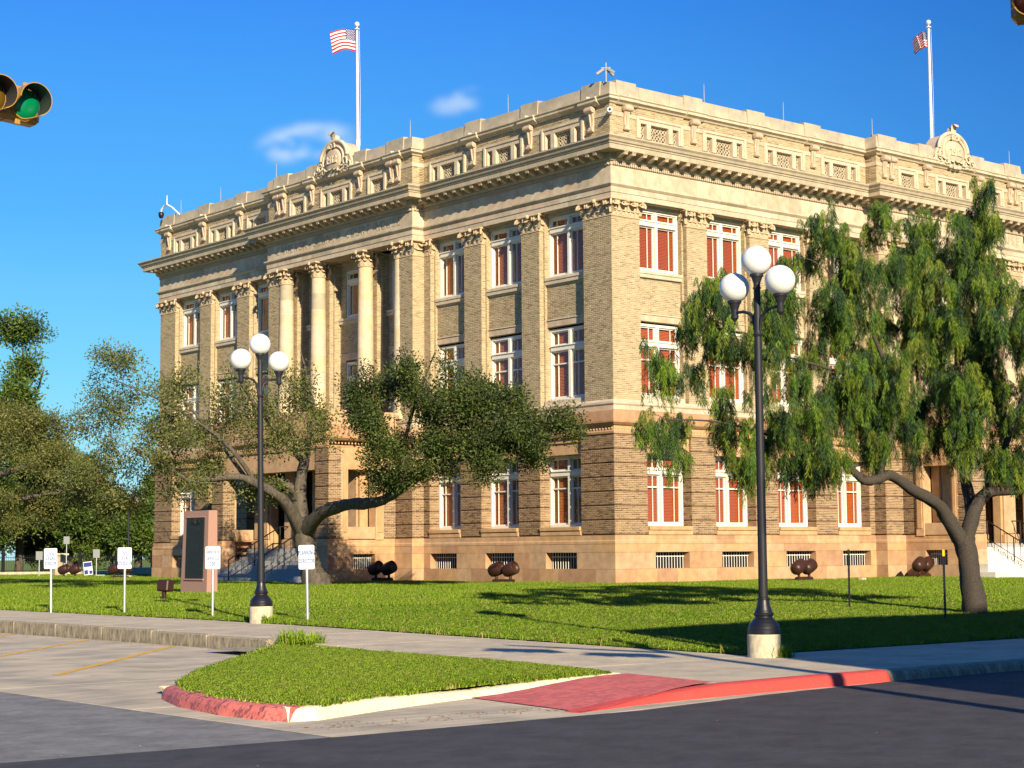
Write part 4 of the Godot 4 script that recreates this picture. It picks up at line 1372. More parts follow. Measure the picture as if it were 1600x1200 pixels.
func sheet(poly: Array, y: float) -> MB:
	var mb := MB.new()
	var pk := PackedVector2Array(poly)
	var ix := Geometry2D.triangulate_polygon(pk)
	for i in range(0, ix.size(), 3):
		mb.tri(Vector3(pk[ix[i]].x, y, pk[ix[i]].y), Vector3(pk[ix[i + 1]].x, y, pk[ix[i + 1]].y), Vector3(pk[ix[i + 2]].x, y, pk[ix[i + 2]].y), Vector3.UP)
	return mb

func slab(p: Array, ys: Array, thick: float, e := 0.012) -> MB:
	# a four-cornered slab with a small arris
	var mb := MB.new()
	var c := Vector3.ZERO
	var t := []
	for i in 4:
		t.append(Vector3(p[i].x, ys[i], p[i].y))
		c += t[i] * 0.25
	var inn := []
	for i in 4:
		var q: Vector3 = t[i]
		inn.append(q + (c - q).normalized() * e * 1.4 + Vector3.UP * 0.0)
		t[i] = q - Vector3.UP * e
	mb.quad(inn[0], inn[1], inn[2], inn[3], Vector3.UP)
	for i in 4:
		var j := (i + 1) % 4
		var out: Vector3 = ((t[i] + t[j]) * 0.5 - c) * Vector3(1, 0, 1)
		mb.quad(t[i], t[j], inn[j], inn[i], out.normalized() + Vector3.UP)
		mb.quad(t[i], t[j], t[j] - Vector3.UP * thick, t[i] - Vector3.UP * thick, out)
	return mb

func kerb_strip(pts: Array, wid: float) -> MB:
	# pts: [x, z, height]; the outer foot runs along pts, the back lies to the left of the direction of travel
	var mb := MB.new()
	var rows := []
	for i in pts.size():
		var a: Array = pts[maxi(i - 1, 0)]
		var b: Array = pts[mini(i + 1, pts.size() - 1)]
		var d := Vector3(b[0] - a[0], 0, b[1] - a[1]).normalized()
		var inn := Vector3.UP.cross(d)
		var p := Vector3(pts[i][0], 0, pts[i][1])
		var h: float = pts[i][2]
		var row := []
		for k in [[0.0, -0.05], [0.0, 0.0], [0.025, h * 0.55], [0.06, h * 0.88], [0.11, h], [wid, h + 0.004], [wid, -0.05]]:
			row.append(p + inn * k[0] + Vector3.UP * k[1])
		rows.append([row, -inn])
	for i in rows.size() - 1:
		for k in 6:
			var o: Vector3 = rows[i][1]
			var hint: Vector3 = [o, o, o + Vector3.UP * 0.6, o * 0.7 + Vector3.UP, Vector3.UP, -o][k]
			mb.quad(rows[i][0][k], rows[i + 1][0][k], rows[i + 1][0][k + 1], rows[i][0][k + 1], hint)
	for e in [0, rows.size() - 1]:
		var r: Array = rows[e][0]
		var dirv: Vector3 = (rows[e][0][1] - rows[1 if e == 0 else e - 1][0][1])
		for k in range(1, 6):
			mb.tri(r[0], r[k], r[k + 1] if k < 6 else r[0], dirv)
	return mb

func grounds() -> void:
	struct("ground", sheet([Vector2(-700, -700), Vector2(700, -700), Vector2(700, 700), Vector2(-700, 700)], -0.12), M["far_ground"])
	# the two streets
	struct("road", sheet([Vector2(-160, 31.5), Vector2(-36.4, 31.8), Vector2(-33.33, 32.0), Vector2(-29.47, 31.98), Vector2(-27.0, 31.52), Vector2(-24.3, 31.23), Vector2(160, 31.23), Vector2(160, 41.2), Vector2(-24, 41.2), Vector2(-24, 70), Vector2(-52, 70), Vector2(-52, 42.5), Vector2(-160, 42.5)], 0.004), M["asphalt"])
	struct("old_road", sheet([Vector2(-50, -180), Vector2(-33.28, -180), Vector2(-33.28, 24.4), Vector2(-33.33, 31.99), Vector2(-36.4, 31.79), Vector2(-50, 31.7)], 0.001), M["asphalt_old"])
	struct("gutter", sheet([Vector2(-33.3, 31.98), Vector2(-29.47, 31.96), Vector2(-27.0, 31.5), Vector2(-24.3, 31.21), Vector2(-24.3, 31.0), Vector2(-33.3, 30.2)], -0.002), M["apron"])
	struct("far_pavement", sheet([Vector2(-24, 41.2), Vector2(160, 41.2), Vector2(160, 44.8), Vector2(-24, 44.8)], 0.13), M["walk"])
	struct("far_kerb", bx(Vector3(-24, -0.05, 41.05), Vector3(160, 0.128, 41.2), 0.02), M["kerb"])
	# parking bays of poured concrete slabs
	var ap := Node3D.new()
	ap.name = "parking_apron"
	ap.set_meta("kind", "structure")
	add_child(ap)
	struct("apron_bed", sheet([Vector2(-33.27, -90), Vector2(-26.2, -90), Vector2(-26.2, 30), Vector2(-33.27, 30.3)], -0.03), M["kerb"], ap)
	var zc := 31.97
	while zc > -90.0:
		var st := 3.9 if zc > -20 else 14.0
		for xr in [[-33.27, -30.0], [-30.0, -26.36]]:
			var p := [Vector2(xr[0] + 0.006, zc - st + 0.006), Vector2(xr[1] - 0.006, zc - st + 0.006), Vector2(xr[1] - 0.006, zc - 0.006), Vector2(xr[0] + 0.006, zc - 0.006)]
			if zc > 31.0 and xr[1] > -30.0:
				p[2].y = 31.4
			struct("apron_slab", slab(p, [0.0, 0.0, 0.0, 0.0], 0.1, 0.006), M["apron"], ap)
		zc -= st
	for k in 9:
		var z0 := 16.62 - 3.45 * k
		var a := Vector2(-26.5, z0)
		var d := Vector2(-5.58, 6.44).normalized()
		var n := Vector2(d.y, -d.x) * 0.065
		struct("parking_line", sheet([a + n, a - n, a - n + d * 7.6, a + n + d * 7.6], 0.004), M["yellow_line"])
	# pavement along the bays and along the right street
	var pv := Node3D.new()
	pv.name = "pavement"
	pv.set_meta("kind", "structure")
	add_child(pv)
	var z := 31.0
	while z > -80.0:
		var st2 := 3.1 if z > -15.0 else 9.3
		var z1 := z - st2
		var xo := func(zz: float) -> float:
			return lerpf(-26.16, -27.05, clampf((zz - 19.8) / 9.6, 0.0, 1.0))
		var pl := [Vector2(xo.call(z1), z1 + 0.006), Vector2(-23.16, z1 + 0.006), Vector2(-23.16, z - 0.006), Vector2(xo.call(z), z - 0.006)]
		if z > 29.0:
			pl = [Vector2(-27.05, 27.9), Vector2(-23.16, 27.9), Vector2(-23.16, 31.04), Vector2(-27.33, 31.12)]
		var ys := [edge_y(pl[0].y), edge_y(pl[1].y), edge_y(pl[2].y), edge_y(pl[3].y)]
		struct("paving_slab", slab(pl, ys, 0.15), M["walk" if rng.randf() < 0.6 else "walk_b"], pv)
		z = z1
	var x := -23.15
	while x < 90.0:
		var st3 := 1.75 if x < 10 else 8.0
		var p3 := [Vector2(x + 0.006, 27.62), Vector2(x + st3 - 0.006, 27.62), Vector2(x + st3 - 0.006, 31.03), Vector2(x + 0.006, 31.03)]
		struct("paving_slab", slab(p3, [0.13, 0.13, 0.13, 0.13], 0.15), M["walk" if rng.randf() < 0.6 else "walk_b"], pv)
		x += st3
	struct("paving_bed", sheet([Vector2(-27.2, 19.0), Vector2(-23.0, 19.0), Vector2(-23.0, 27.6), Vector2(90, 27.6), Vector2(90, 31.1), Vector2(-27.3, 31.15)], 0.07), M["kerb"], pv)
	struct("paving_bed", bx(Vector3(-26.2, 0.0, -80), Vector3(-23.1, 0.15, 19.0)), M["kerb"], pv)
	# kerb along the bays, in cast lengths
	var kb := Node3D.new()
	kb.name = "bay_kerb"
	kb.set_meta("kind", "structure")
	add_child(kb)
	z = 19.6
	while z > -78.0:
		var l := 2.05 if z > -12.0 else 6.0
		var mb := MB.new()
		var ya := edge_y(z - l)
		var yb := edge_y(z)
		mb.cbox(Vector3(-26.35, -0.05, z - l + 0.006), Vector3(-26.17, (ya + yb) * 0.5 + 0.002, z - 0.006), 0.018)
		struct("kerb_stone", mb, M["kerb"], kb)
		z -= l
	# kerbs of the grass island
	struct("island_kerb", kerb_strip([[-32.0, 26.5, 0.10], [-30.8, 25.1, 0.09], [-28.6, 22.6, 0.09], [-26.6, 20.2, 0.10], [-26.2, 19.65, 0.12]], -0.22), M["walk"])
	struct("red_island_kerb", kerb_strip([[-32.05, 26.45, 0.10], [-32.4, 27.1, 0.135], [-32.75, 28.1, 0.145], [-32.95, 29.3, 0.145], [-32.92, 30.1, 0.14], [-32.8, 30.45, 0.135]], 0.24), M["red_kerb"])
	struct("cream_island_kerb", kerb_strip([[-32.81, 30.44, 0.135], [-32.5, 30.52, 0.13], [-31.3, 30.02, 0.125], [-30.4, 29.7, 0.10], [-29.6, 29.45, 0.08], [-28.3, 29.28, 0.12], [-27.1, 29.24, 0.142]], 0.2), M["cream_kerb"])
	var ramp := MB.new()
	var c0 := [Vector3(-29.75, 0.012, 29.5), Vector3(-30.05, 0.006, 31.72), Vector3(-27.35, 0.136, 31.0), Vector3(-27.05, 0.142, 29.22)]
	for i in 6:
		for j in 6:
			var q := []
			for k in [[0, 0], [1, 0], [1, 1], [0, 1]]:
				var u: float = (i + k[0]) / 6.0
				var v: float = (j + k[1]) / 6.0
				var p4: Vector3 = c0[0].lerp(c0[1], u).lerp(c0[3].lerp(c0[2], u), v)
				p4.y = lerpf(0.01, 0.139, smoothstep(0.0, 1.0, v * 1.15))
				q.append(p4)
			ramp.quad(q[0], q[1], q[2], q[3], Vector3.UP)
	struct("kerb_ramp", ramp, M["red_ramp"])
	struct("red_kerb", kerb_strip([[-30.1, 31.74, 0.004], [-29.3, 31.55, 0.05], [-28.4, 31.4, 0.10], [-27.4, 31.32, 0.135], [-26.0, 31.25, 0.138], [-24.35, 31.2, 0.138]], 0.2), M["red_bright"])
	struct("street_kerb", kerb_strip([[-24.34, 31.2, 0.138], [-20, 31.2, 0.138], [0, 31.2, 0.138], [90, 31.2, 0.138]], 0.2), M["kerb"])
	# turf
	var lawn := MB.new()
	var xs := []
	var xx := -23.15
	while xx < 92.0:
		xs.append(xx)
		xx += 0.8 if xx < 25.0 else 6.0
	var zs := []
	var zz := 27.6
	while zz > -84.0:
		zs.append(zz)
		zz -= 0.8 if zz > -40 else 4.0
	for i in xs.size() - 1:
		for j in zs.size() - 1:
			var a := Vector3(xs[i], ground_y(xs[i], zs[j]) + 0.015, zs[j])
			var b := Vector3(xs[i + 1], ground_y(xs[i + 1], zs[j]) + 0.015, zs[j])
			var c := Vector3(xs[i + 1], ground_y(xs[i + 1], zs[j + 1]) + 0.015, zs[j + 1])
			var d2 := Vector3(xs[i], ground_y(xs[i], zs[j + 1]) + 0.015, zs[j + 1])
			lawn.quads(a, b, c, d2, Vector3.UP, Vector3.UP, Vector3.UP, Vector3.UP)
	struct("lawn", lawn, M["turf"])
	var isl := MB.new()
	var rim := island()
	var mid := Vector2(-29.3, 26.4)
	for i in rim.size():
		var a2: Vector2 = rim[i]
		var b2: Vector2 = rim[(i + 1) % rim.size()]
		for k in 5:
			var p := []
			for t in [[a2, k], [b2, k], [b2, k + 1], [a2, k + 1]]:
				var u: float = t[1] / 5.0
				var q2: Vector2 = t[0].lerp(mid, u)
				p.append(Vector3(q2.x, island_y(q2), q2.y))
			isl.quads(p[0], p[1], p[2], p[3], Vector3.UP, Vector3.UP, Vector3.UP, Vector3.UP)
	struct("island_turf", isl, M["turf"])

func island() -> Array:
	return [Vector2(-26.2, 19.9), Vector2(-28.7, 22.75), Vector2(-30.8, 25.2), Vector2(-31.8, 26.6), Vector2(-32.35, 27.7), Vector2(-32.65, 28.9), Vector2(-32.68, 29.9), Vector2(-32.4, 30.3), Vector2(-31.3, 29.82), Vector2(-30.4, 29.5), Vector2(-29.6, 29.25), Vector2(-28.3, 29.08), Vector2(-27.25, 29.04), Vector2(-26.7, 24.5)]

func island_y(p: Vector2) -> float:
	var t := clampf((p.distance_to(Vector2(-29.3, 26.4))) / 4.5, 0.0, 1.0)
	return 0.125 + 0.06 * (1.0 - t * t)

func tuft_mesh(n: int, h: float, spread: float) -> Mesh:
	var mb := MB.new()
	for i in n:
		var a := rng.randf() * TAU
		var r := sqrt(rng.randf()) * spread
		var o := Vector3(cos(a) * r, 0, sin(a) * r)
		var b := rng.randf() * TAU
		var lean := Vector3(cos(b), 0, sin(b)) * h * (0.25 + rng.randf() * 0.7)
		var hh := h * (0.5 + rng.randf() * 0.6)
		var sd := Vector3(-sin(b), 0, cos(b)) * (0.0045 + rng.randf() * 0.003)
		var m := o + lean * 0.35 + Vector3.UP * hh * 0.62
		var t := o + lean + Vector3.UP * hh
		var nn := (Vector3.UP * 0.7 + lean.normalized()).normalized()
		mb.tris(o - sd, o + sd, m, nn, nn, nn)
		mb.tris(m - sd * 0.8, m + sd * 0.8, t, nn, nn, nn)
		mb.tris(o + sd, m + sd * 0.8, m - sd * 0.8, nn, nn, nn)
	return mb.mesh()

func grass() -> void:
	var tm := tuft_mesh(14, 0.05, 0.075)
	var tm2 := tuft_mesh(14, 0.075, 0.16)
	var f := FastNoiseLite.new()
	f.seed = 8
	f.frequency = 0.35
	var f2 := FastNoiseLite.new()
	f2.seed = 9
	f2.frequency = 0.06
	var col := func(x: float, z: float) -> Color:
		var k := f.get_noise_2d(x, z) * 0.5 + 0.5
		var m := f2.get_noise_2d(x, z) * 0.5 + 0.5
		var c := Color(0.155, 0.285, 0.010).lerp(Color(0.25, 0.34, 0.025), clampf(k * 0.7 + m * 0.5 - 0.25, 0, 1))
		if rng.randf() < 0.10:
			c = Color(0.36, 0.33, 0.10)
		var q := 0.75 + rng.randf() * 0.5
		return Color(c.r * q, c.g * q, c.b * q)
	var put := func(x: float, z: float, y: float, s: float) -> Transform3D:
		return Transform3D(Basis(Vector3.UP, rng.randf() * TAU).scaled(Vector3(s, s * (0.75 + rng.randf() * 0.5), s)), Vector3(x, y, z))
	var cam := Vector2(-42.31, 45.41)
	var fw := Vector2(0.638, -0.770)
	var rt := Vector2(0.770, 0.638)
	var where := []
	var tint := []
	var far := []
	var fart := []
	# lawn: strips of depth as the eye sees them, thinner with distance
	for band in [[23.0, 32.0, 260.0], [32.0, 42.0, 150.0], [42.0, 56.0, 80.0], [56.0, 75.0, 45.0], [75.0, 125.0, 14.0]]:
		var wid: float = band[1] * 0.63
		var n := int((band[1] - band[0]) * wid * band[2])
		for i in n:
			var d := lerpf(band[0], band[1], rng.randf())
			var l := (rng.randf() - 0.5) * wid
			if absf(l) > d * 0.31:
				continue
			var p := cam + fw * d + rt * l
			if p.x < -23.12 or p.y > 27.58 or (p.x > -0.05 and p.y < 0.05 and p.y > -34.0) or (p.x > -4.9 and p.y < -11.9 and p.y > -22.2 and p.x < 1) or (p.x > 15.4 and p.x < 24 and p.y < 5.0 and p.y > -1):
				continue
			if band[0] < 40.0:
				where.append(put.call(p.x, p.y, ground_y(p.x, p.y) + 0.008, 1.0))
				tint.append(col.call(p.x, p.y))
			else:
				far.append(put.call(p.x, p.y, ground_y(p.x, p.y) + 0.008, 1.1))
				fart.append(col.call(p.x, p.y))
	multi("lawn_grass", tm, M["blade"], self, where, tint)
	multi("far_lawn_grass", tm2, M["blade"], self, far, fart)
	var iw := []
	var it := []
	var rim := PackedVector2Array(island())
	for i in 64000:
		var p := Vector2(lerpf(-32.7, -26.2, rng.randf()), lerpf(19.8, 30.7, rng.randf()))
		if not Geometry2D.is_point_in_polygon(p, rim):
			continue
		iw.append(put.call(p.x, p.y, island_y(p) - 0.004, 0.8))
		it.append(col.call(p.x, p.y))
	# longer blades along the edges
	for i in rim.size():
		var a := rim[i]
		var b := rim[(i + 1) % rim.size()]
		for k in int(a.distance_to(b) * 45):
			var p := a.lerp(b, rng.randf()) + Vector2(rng.randf() - 0.5, rng.randf() - 0.5) * 0.1
			iw.append(put.call(p.x, p.y, 0.12, 1.0 + rng.randf() * 0.5))
			it.append(col.call(p.x, p.y))
	multi("island_grass", tuft_mesh(18, 0.04, 0.075), M["blade"], self, iw, it)
	var ew := []
	var et := []
	var tall := tuft_mesh(14, 0.13, 0.06)
	for i in 260:
		var z := lerpf(-10.0, 27.6, rng.randf())
		ew.append(put.call(-23.15 + rng.randf() * 0.06, z, edge_y(z), 0.6 + rng.randf() * 0.5))
		et.append(col.call(-23.1, z))
	for i in 160:
		var x := lerpf(-23.0, 0.0, rng.randf())
		ew.append(put.call(x, 27.6 - rng.randf() * 0.06, 0.13, 0.6 + rng.randf() * 0.4))
		et.append(col.call(x, 27.5))
	for p in [[-23.27, 28.32], [-23.1, 28.36], [-23.0, 14.45], [-23.2, 14.5], [-22.9, 14.3]]:
		for k in 7:
			ew.append(put.call(p[0] + rng.randf() * 0.2 - 0.1, p[1] + rng.randf() * 0.16 - 0.1, edge_y(p[1]), 0.9 + rng.randf() * 0.6))
			et.append(col.call(p[0], p[1]))
	for k in 60:
		var p2 := Vector2(-26.3, 19.9).lerp(Vector2(-26.35, 21.0), rng.randf())
		ew.append(put.call(p2.x + rng.randf() * 0.2, p2.y, 0.13, 1.2 + rng.randf() * 0.9))
		et.append(col.call(p2.x, p2.y))
	multi("edge_grass", tall, M["blade"], self, ew, et)

# ---------------------------------------------------------------- trees
func limb_points(a: Array) -> Array:
	var o := []
	for i in range(0, a.size(), 4):
		o.append([Vector3(a[i], a[i + 1], a[i + 2]), a[i + 3]])
	return o

func smooth_path(l: Array, sub: int) -> Array:
	# Catmull-Rom through the limb's points
	var o := []
	for i in l.size() - 1:
		var p0: Vector3 = l[maxi(i - 1, 0)][0]
		var p1: Vector3 = l[i][0]
		var p2: Vector3 = l[i + 1][0]
		var p3: Vector3 = l[mini(i + 2, l.size() - 1)][0]
		for k in sub:
			var t := float(k) / sub
			o.append([p1.cubic_interpolate(p2, p0, p3, t), lerpf(l[i][1], l[i + 1][1], t)])
	o.append(l[l.size() - 1])
	return o

var clump_at := Vector3.ZERO

func clump(k: int, every: int) -> Vector3:
	# points gather in clumps of about so many, with gaps of air between the clumps
	if k % every == 0:
		clump_at = Vector3(rng.randfn(), rng.randfn(), rng.randfn()).normalized() * pow(rng.randf(), 0.4) * 0.95
		return clump_at
	return clump_at + Vector3(rng.randfn(), rng.randfn(), rng.randfn()) * 0.15

func tree(called: String, label: String, group: String, trunk: Array, limbs: Array, blobs: Array, bark: String, twig: String, leafmesh: Mesh, per: int, scale: float, cols: Array, hang: float, mul := 1.0, bare := 0.0, thick := [], cols2 := [], clumps := 7) -> Node3D:
	var base: Vector3 = limb_points(trunk)[0][0]
	var t := thing(called, label, "tree", base, 0.0, group)
	var mb := MB.new()
	var nodes := PackedVector3Array()
	var nrad := PackedFloat32Array()
	var all := [trunk] + limbs
	for i in all.size():
		var l := smooth_path(limb_points(all[i]), 4)
		var pts := []
		var rd := []
		for k in l.size():
			pts.append(l[k][0] - base)
			rd.append(l[k][1])
			if i > 0 and l[k][1] < 0.2:
				nodes.append(l[k][0])
				nrad.append(l[k][1])
		if i == 0:
			pts.insert(0, pts[0] - Vector3(0, 0.12, 0))
			rd.insert(0, rd[0] * 1.35)
		mb.tube(pts, rd, 12 if i == 0 else 9, true, 0.09)
	part("trunk", mb, M[bark], t)
	var R := Vector3(0.770, 0, 0.638)
	var F := Vector3(0.638, 0, -0.770)
	var pts2 := []
	for i in range(0, blobs.size(), 7):
		var c := Vector3(blobs[i], blobs[i + 1], blobs[i + 2])
		for k in int(blobs[i + 6] * mul):
			var v := clump(k, clumps)
			pts2.append(c + R * v.x * blobs[i + 3] + Vector3.UP * v.y * blobs[i + 4] + F * v.z * blobs[i + 5])
	var full := pts2.size()
	for i in range(0, thick.size(), 7):
		var c := Vector3(thick[i], thick[i + 1], thick[i + 2])
		for k in int(thick[i + 6] * mul):
			var v := clump(k, clumps)
			pts2.append(c + R * v.x * thick[i + 3] + Vector3.UP * v.y * thick[i + 4] + F * v.z * thick[i + 5])
	var dist := func(p: Vector3) -> float:
		var best := 1e9
		for q in range(0, nodes.size(), 3):
			best = minf(best, p.distance_squared_to(nodes[q]))
		return best
	var order := []
	for i in pts2.size():
		order.append([dist.call(pts2[i]), pts2[i], i >= full])
	order.sort_custom(func(a, b): return a[0] < b[0])
	var tw := MB.new()
	var where := []
	var tint := []
	for o in order:
		var p: Vector3 = o[1]
		var best := 1e9
		var bi := 0
		for q in nodes.size():
			var dd := p.distance_squared_to(nodes[q])
			if dd < best:
				best = dd
				bi = q
		var a := nodes[bi]
		var d := sqrt(best)
		var r0 := minf(nrad[bi] * 0.75, 0.008 + 0.012 * d)
		var bend := Vector3(rng.randf() - 0.5, rng.randf() * 0.5, rng.randf() - 0.5) * d * 0.4
		var path := []
		var rad := []
		var seg := 4 if d > 0.6 else 3
		for k in seg:
			var u := float(k) / (seg - 1)
			var jit := Vector3(rng.randf() - 0.5, rng.randf() - 0.5, rng.randf() - 0.5) * d * 0.1 * (1.0 if k > 0 and k < seg - 1 else 0.0)
			var pp := a.lerp(p, u) + bend * sin(u * PI) + jit
			path.append(pp - base)
			rad.append(lerpf(r0, maxf(0.004, r0 * 0.3), u))
			if k > 0:
				nodes.append(pp)
				nrad.append(rad[k])
		tw.tube(path, rad, 4, false)
		if rng.randf() < bare and not o[2]:
			continue
		for k in (per + 1 if o[2] else per):
			var u2 := 1.0 if k == 0 else 0.35 + rng.randf() * 0.65
			var at: Vector3 = a.lerp(p, u2) + Vector3(rng.randf() - 0.5, rng.randf() - 0.5, rng.randf() - 0.5) * 0.4 * scale
			var b := Basis(Vector3.UP, rng.randf() * TAU)
			if hang < 0.5:
				b = Basis(Vector3(rng.randfn(), rng.randfn(), rng.randfn()).normalized(), rng.randf() * TAU)
			else:
				b = b * Basis(Vector3(1, 0, 0), (rng.randf() - 0.5) * 0.7)
			var s := scale * (0.7 + rng.randf() * 0.6)
			where.append(Transform3D(b.scaled(Vector3(s, s, s)), at - base))
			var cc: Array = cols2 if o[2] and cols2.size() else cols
			var c: Color = cc[rng.randi() % cc.size()]
			var q2 := 0.7 + rng.randf() * 0.6
			tint.append(Color(c.r * q2, c.g * q2, c.b * q2))
	part("twigs", tw, M[twig], t, Transform3D.IDENTITY, "stuff")
	multi("crown", leafmesh, M["leaf"], t, where, tint)
	return t

func leaf_quad(mb: MB, o: Vector3, d: Vector3, side: Vector3, l: float, w: float) -> void:
	# a folded leaf: two halves on a midrib
	var n := d.cross(side).normalized()
	var tip := o + d * l
	var m := o + d * l * 0.45
	mb.tri(o, m + side * w * 0.5 + n * w * 0.18, tip, n)
	mb.tri(o, m - side * w * 0.5 + n * w * 0.18, tip, n)

func oak_spray(n: int, r: float, l: float) -> Mesh:
	var mb := MB.new()
	for i in n:
		var v := Vector3(rng.randfn(), rng.randfn(), rng.randfn()).normalized()
		var o := v * r * pow(rng.randf(), 0.5)
		var d := (v + Vector3(rng.randfn(), rng.randfn(), rng.randfn()) * 0.7).normalized()
		var s := d.cross(Vector3(rng.randfn(), rng.randfn(), rng.randfn())).normalized()
		leaf_quad(mb, o, d, s, l * (0.7 + rng.randf() * 0.6), l * 0.52)
	return mb.mesh()

func willow_plume(strands: int, l: float) -> Mesh:
	# fine compound leaves hanging in a loose plume
	var mb := MB.new()
	for i in strands:
		var a := rng.randf() * TAU
		var out := Vector3(cos(a), 0, sin(a))
		var len_ := l * (0.55 + rng.randf() * 0.6)
		var p := out * 0.03 * rng.randf() + Vector3.UP * rng.randf() * 0.12
		var n := 13
		for k in n:
			var t := k / float(n)
			var q := p + out * (0.11 * sin(t * 2.2)) * (0.4 + rng.randf() * 0.2) + Vector3.DOWN * len_ * t
			for sg in [-1.0, 1.0]:
				var b := rng.randf() * TAU
				var d := (Vector3(cos(b), 0, sin(b)) * 0.5 + out * 0.15 + Vector3.DOWN * 0.85).normalized()
				var s := d.cross(Vector3(rng.randfn(), 0.3, rng.randfn())).normalized()
				leaf_quad(mb, q, d, s, 0.07 + rng.randf() * 0.04, 0.011)
	return mb.mesh()

func trees() -> void:
	var plume := willow_plume(7, 0.40)
	var mes_cols := [Color(0.085, 0.165, 0.012), Color(0.06, 0.125, 0.016), Color(0.13, 0.205, 0.014), Color(0.035, 0.08, 0.018), Color(0.025, 0.06, 0.02), Color(0.16, 0.21, 0.02)]
	var mt := [-11.00, 0.26, 22.91, 0.265, -11.13, 1.09, 22.91, 0.225, -11.25, 1.76, 22.89, 0.215, -11.30, 1.96, 22.88, 0.20]
	var ml := [
		[-11.31, 1.80, 22.86, 0.175, -11.77, 2.37, 22.80, 0.150, -12.11, 2.62, 22.81, 0.130, -12.83, 2.89, 22.77, 0.120, -13.51, 3.17, 22.76, 0.110, -13.86, 3.09, 22.72, 0.100, -14.16, 3.06, 22.60, 0.100, -14.51, 3.34, 22.48, 0.070, -15.02, 3.54, 22.34, 0.050, -15.78, 3.82, 22.00, 0.030, -16.93, 4.19, 21.36, 0.020, -17.82, 4.26, 20.63, 0.012],
		[-11.25, 1.85, 22.91, 0.175, -11.16, 2.37, 23.04, 0.150, -10.97, 2.70, 23.11, 0.140, -10.73, 2.87, 23.20, 0.110, -10.21, 2.89, 23.51, 0.090, -9.60, 3.04, 23.90, 0.060, -8.78, 3.37, 24.62, 0.030],
		[-10.98, 2.30, 22.90, 0.130, -10.77, 2.92, 22.65, 0.120, -10.70, 3.83, 22.43, 0.100, -10.77, 4.67, 22.35, 0.090, -10.93, 5.22, 22.29, 0.080, -11.14, 6.05, 22.21, 0.070, -11.36, 6.88, 22.14, 0.060, -11.45, 7.71, 22.16, 0.035, -11.22, 8.95, 22.51, 0.015],
		[-13.87, 3.13, 22.72, 0.080, -13.61, 3.72, 22.75, 0.070, -13.34, 4.52, 22.81, 0.060, -13.60, 5.56, 22.72, 0.045, -14.22, 6.59, 22.60, 0.030, -14.92, 7.34, 22.37, 0.015],
		[-10.77, 4.67, 22.35, 0.060, -10.26, 5.80, 22.52, 0.050, -9.94, 7.08, 22.68, 0.035, -9.96, 8.34, 22.83, 0.020, -10.19, 9.46, 22.78, 0.010],
		[-10.73, 2.87, 23.20, 0.090, -10.72, 3.77, 23.58, 0.070, -10.64, 4.83, 24.04, 0.050, -10.36, 5.87, 24.67, 0.030],
		[-13.34, 4.52, 22.81, 0.050, -14.55, 5.12, 22.66, 0.035, -15.78, 5.47, 22.21, 0.022, -16.82, 5.71, 21.64, 0.012, -17.52, 5.97, 21.09, 0.008]]
	var mblobs := [-17.2, 6.6, 21.2, 0.9, 1.1, 1.2, 26, -17.3, 4.8, 20.9, 1.1, 0.9, 1.2, 26, -16.4, 5.5, 21.7, 1.0, 1.5, 1.5, 46, -15.4, 6.6, 22.0, 0.9, 1.2, 1.5, 40, -15.6, 4.3, 22.2, 1.3, 0.9, 1.5, 50, -16.7, 3.7, 21.5, 1.4, 0.5, 1.2, 30, -14.0, 7.3, 22.3, 1.1, 1.2, 1.6, 50, -14.0, 5.6, 22.4, 1.2, 1.3, 1.8, 70, -13.2, 4.3, 22.4, 1.2, 0.9, 1.8, 52, -11.8, 7.5, 22.4, 1.1, 1.5, 1.8, 70, -11.6, 5.7, 22.3, 1.2, 1.4, 2.0, 80,
		-10.9, 8.1, 22.7, 1.0, 1.1, 1.8, 44, -10.2, 6.6, 23.0, 1.1, 1.5, 2.0, 80, -10.5, 4.6, 23.3, 1.2, 1.2, 2.0, 70, -11.5, 4.1, 22.7, 1.1, 0.8, 1.8, 44, -10.1, 5.6, 24.3, 1.2, 2.0, 2.0, 70, -10.2, 3.5, 24.0, 1.1, 0.8, 1.6, 36, -12.3, 8.7, 22.3, 0.8, 0.5, 1.2, 16, -14.6, 8.0, 22.2, 0.8, 0.7, 1.2, 16, -10.5, 8.9, 23.1, 0.7, 0.7, 1.2, 18, -15.4, 3.3, 22.2, 1.5, 0.4, 1.0, 28, -17.8, 4.1, 20.6, 0.8, 0.5, 0.8, 12]
	tree("mesquite_tree", "feathery drooping mesquite tree with a forked dark trunk on the front lawn", "", mt, ml, mblobs, "bark_mesquite", "twig_dark", plume, 3, 1.0, mes_cols, 1.0, 1.35, 0.08, [], [], 5)
	# the spreading oak
	var spray := oak_spray(30, 0.34, 0.10)
	var dense := [Color(0.085, 0.11, 0.018), Color(0.065, 0.09, 0.016), Color(0.12, 0.135, 0.026), Color(0.04, 0.058, 0.012), Color(0.15, 0.145, 0.05)]
	var ot := [-7.36, 0.44, -7.71, 0.560, -7.57, 1.10, -7.81, 0.400, -7.73, 1.78, -7.86, 0.350, -7.87, 2.35, -7.90, 0.360, -7.97, 2.85, -7.92, 0.300]
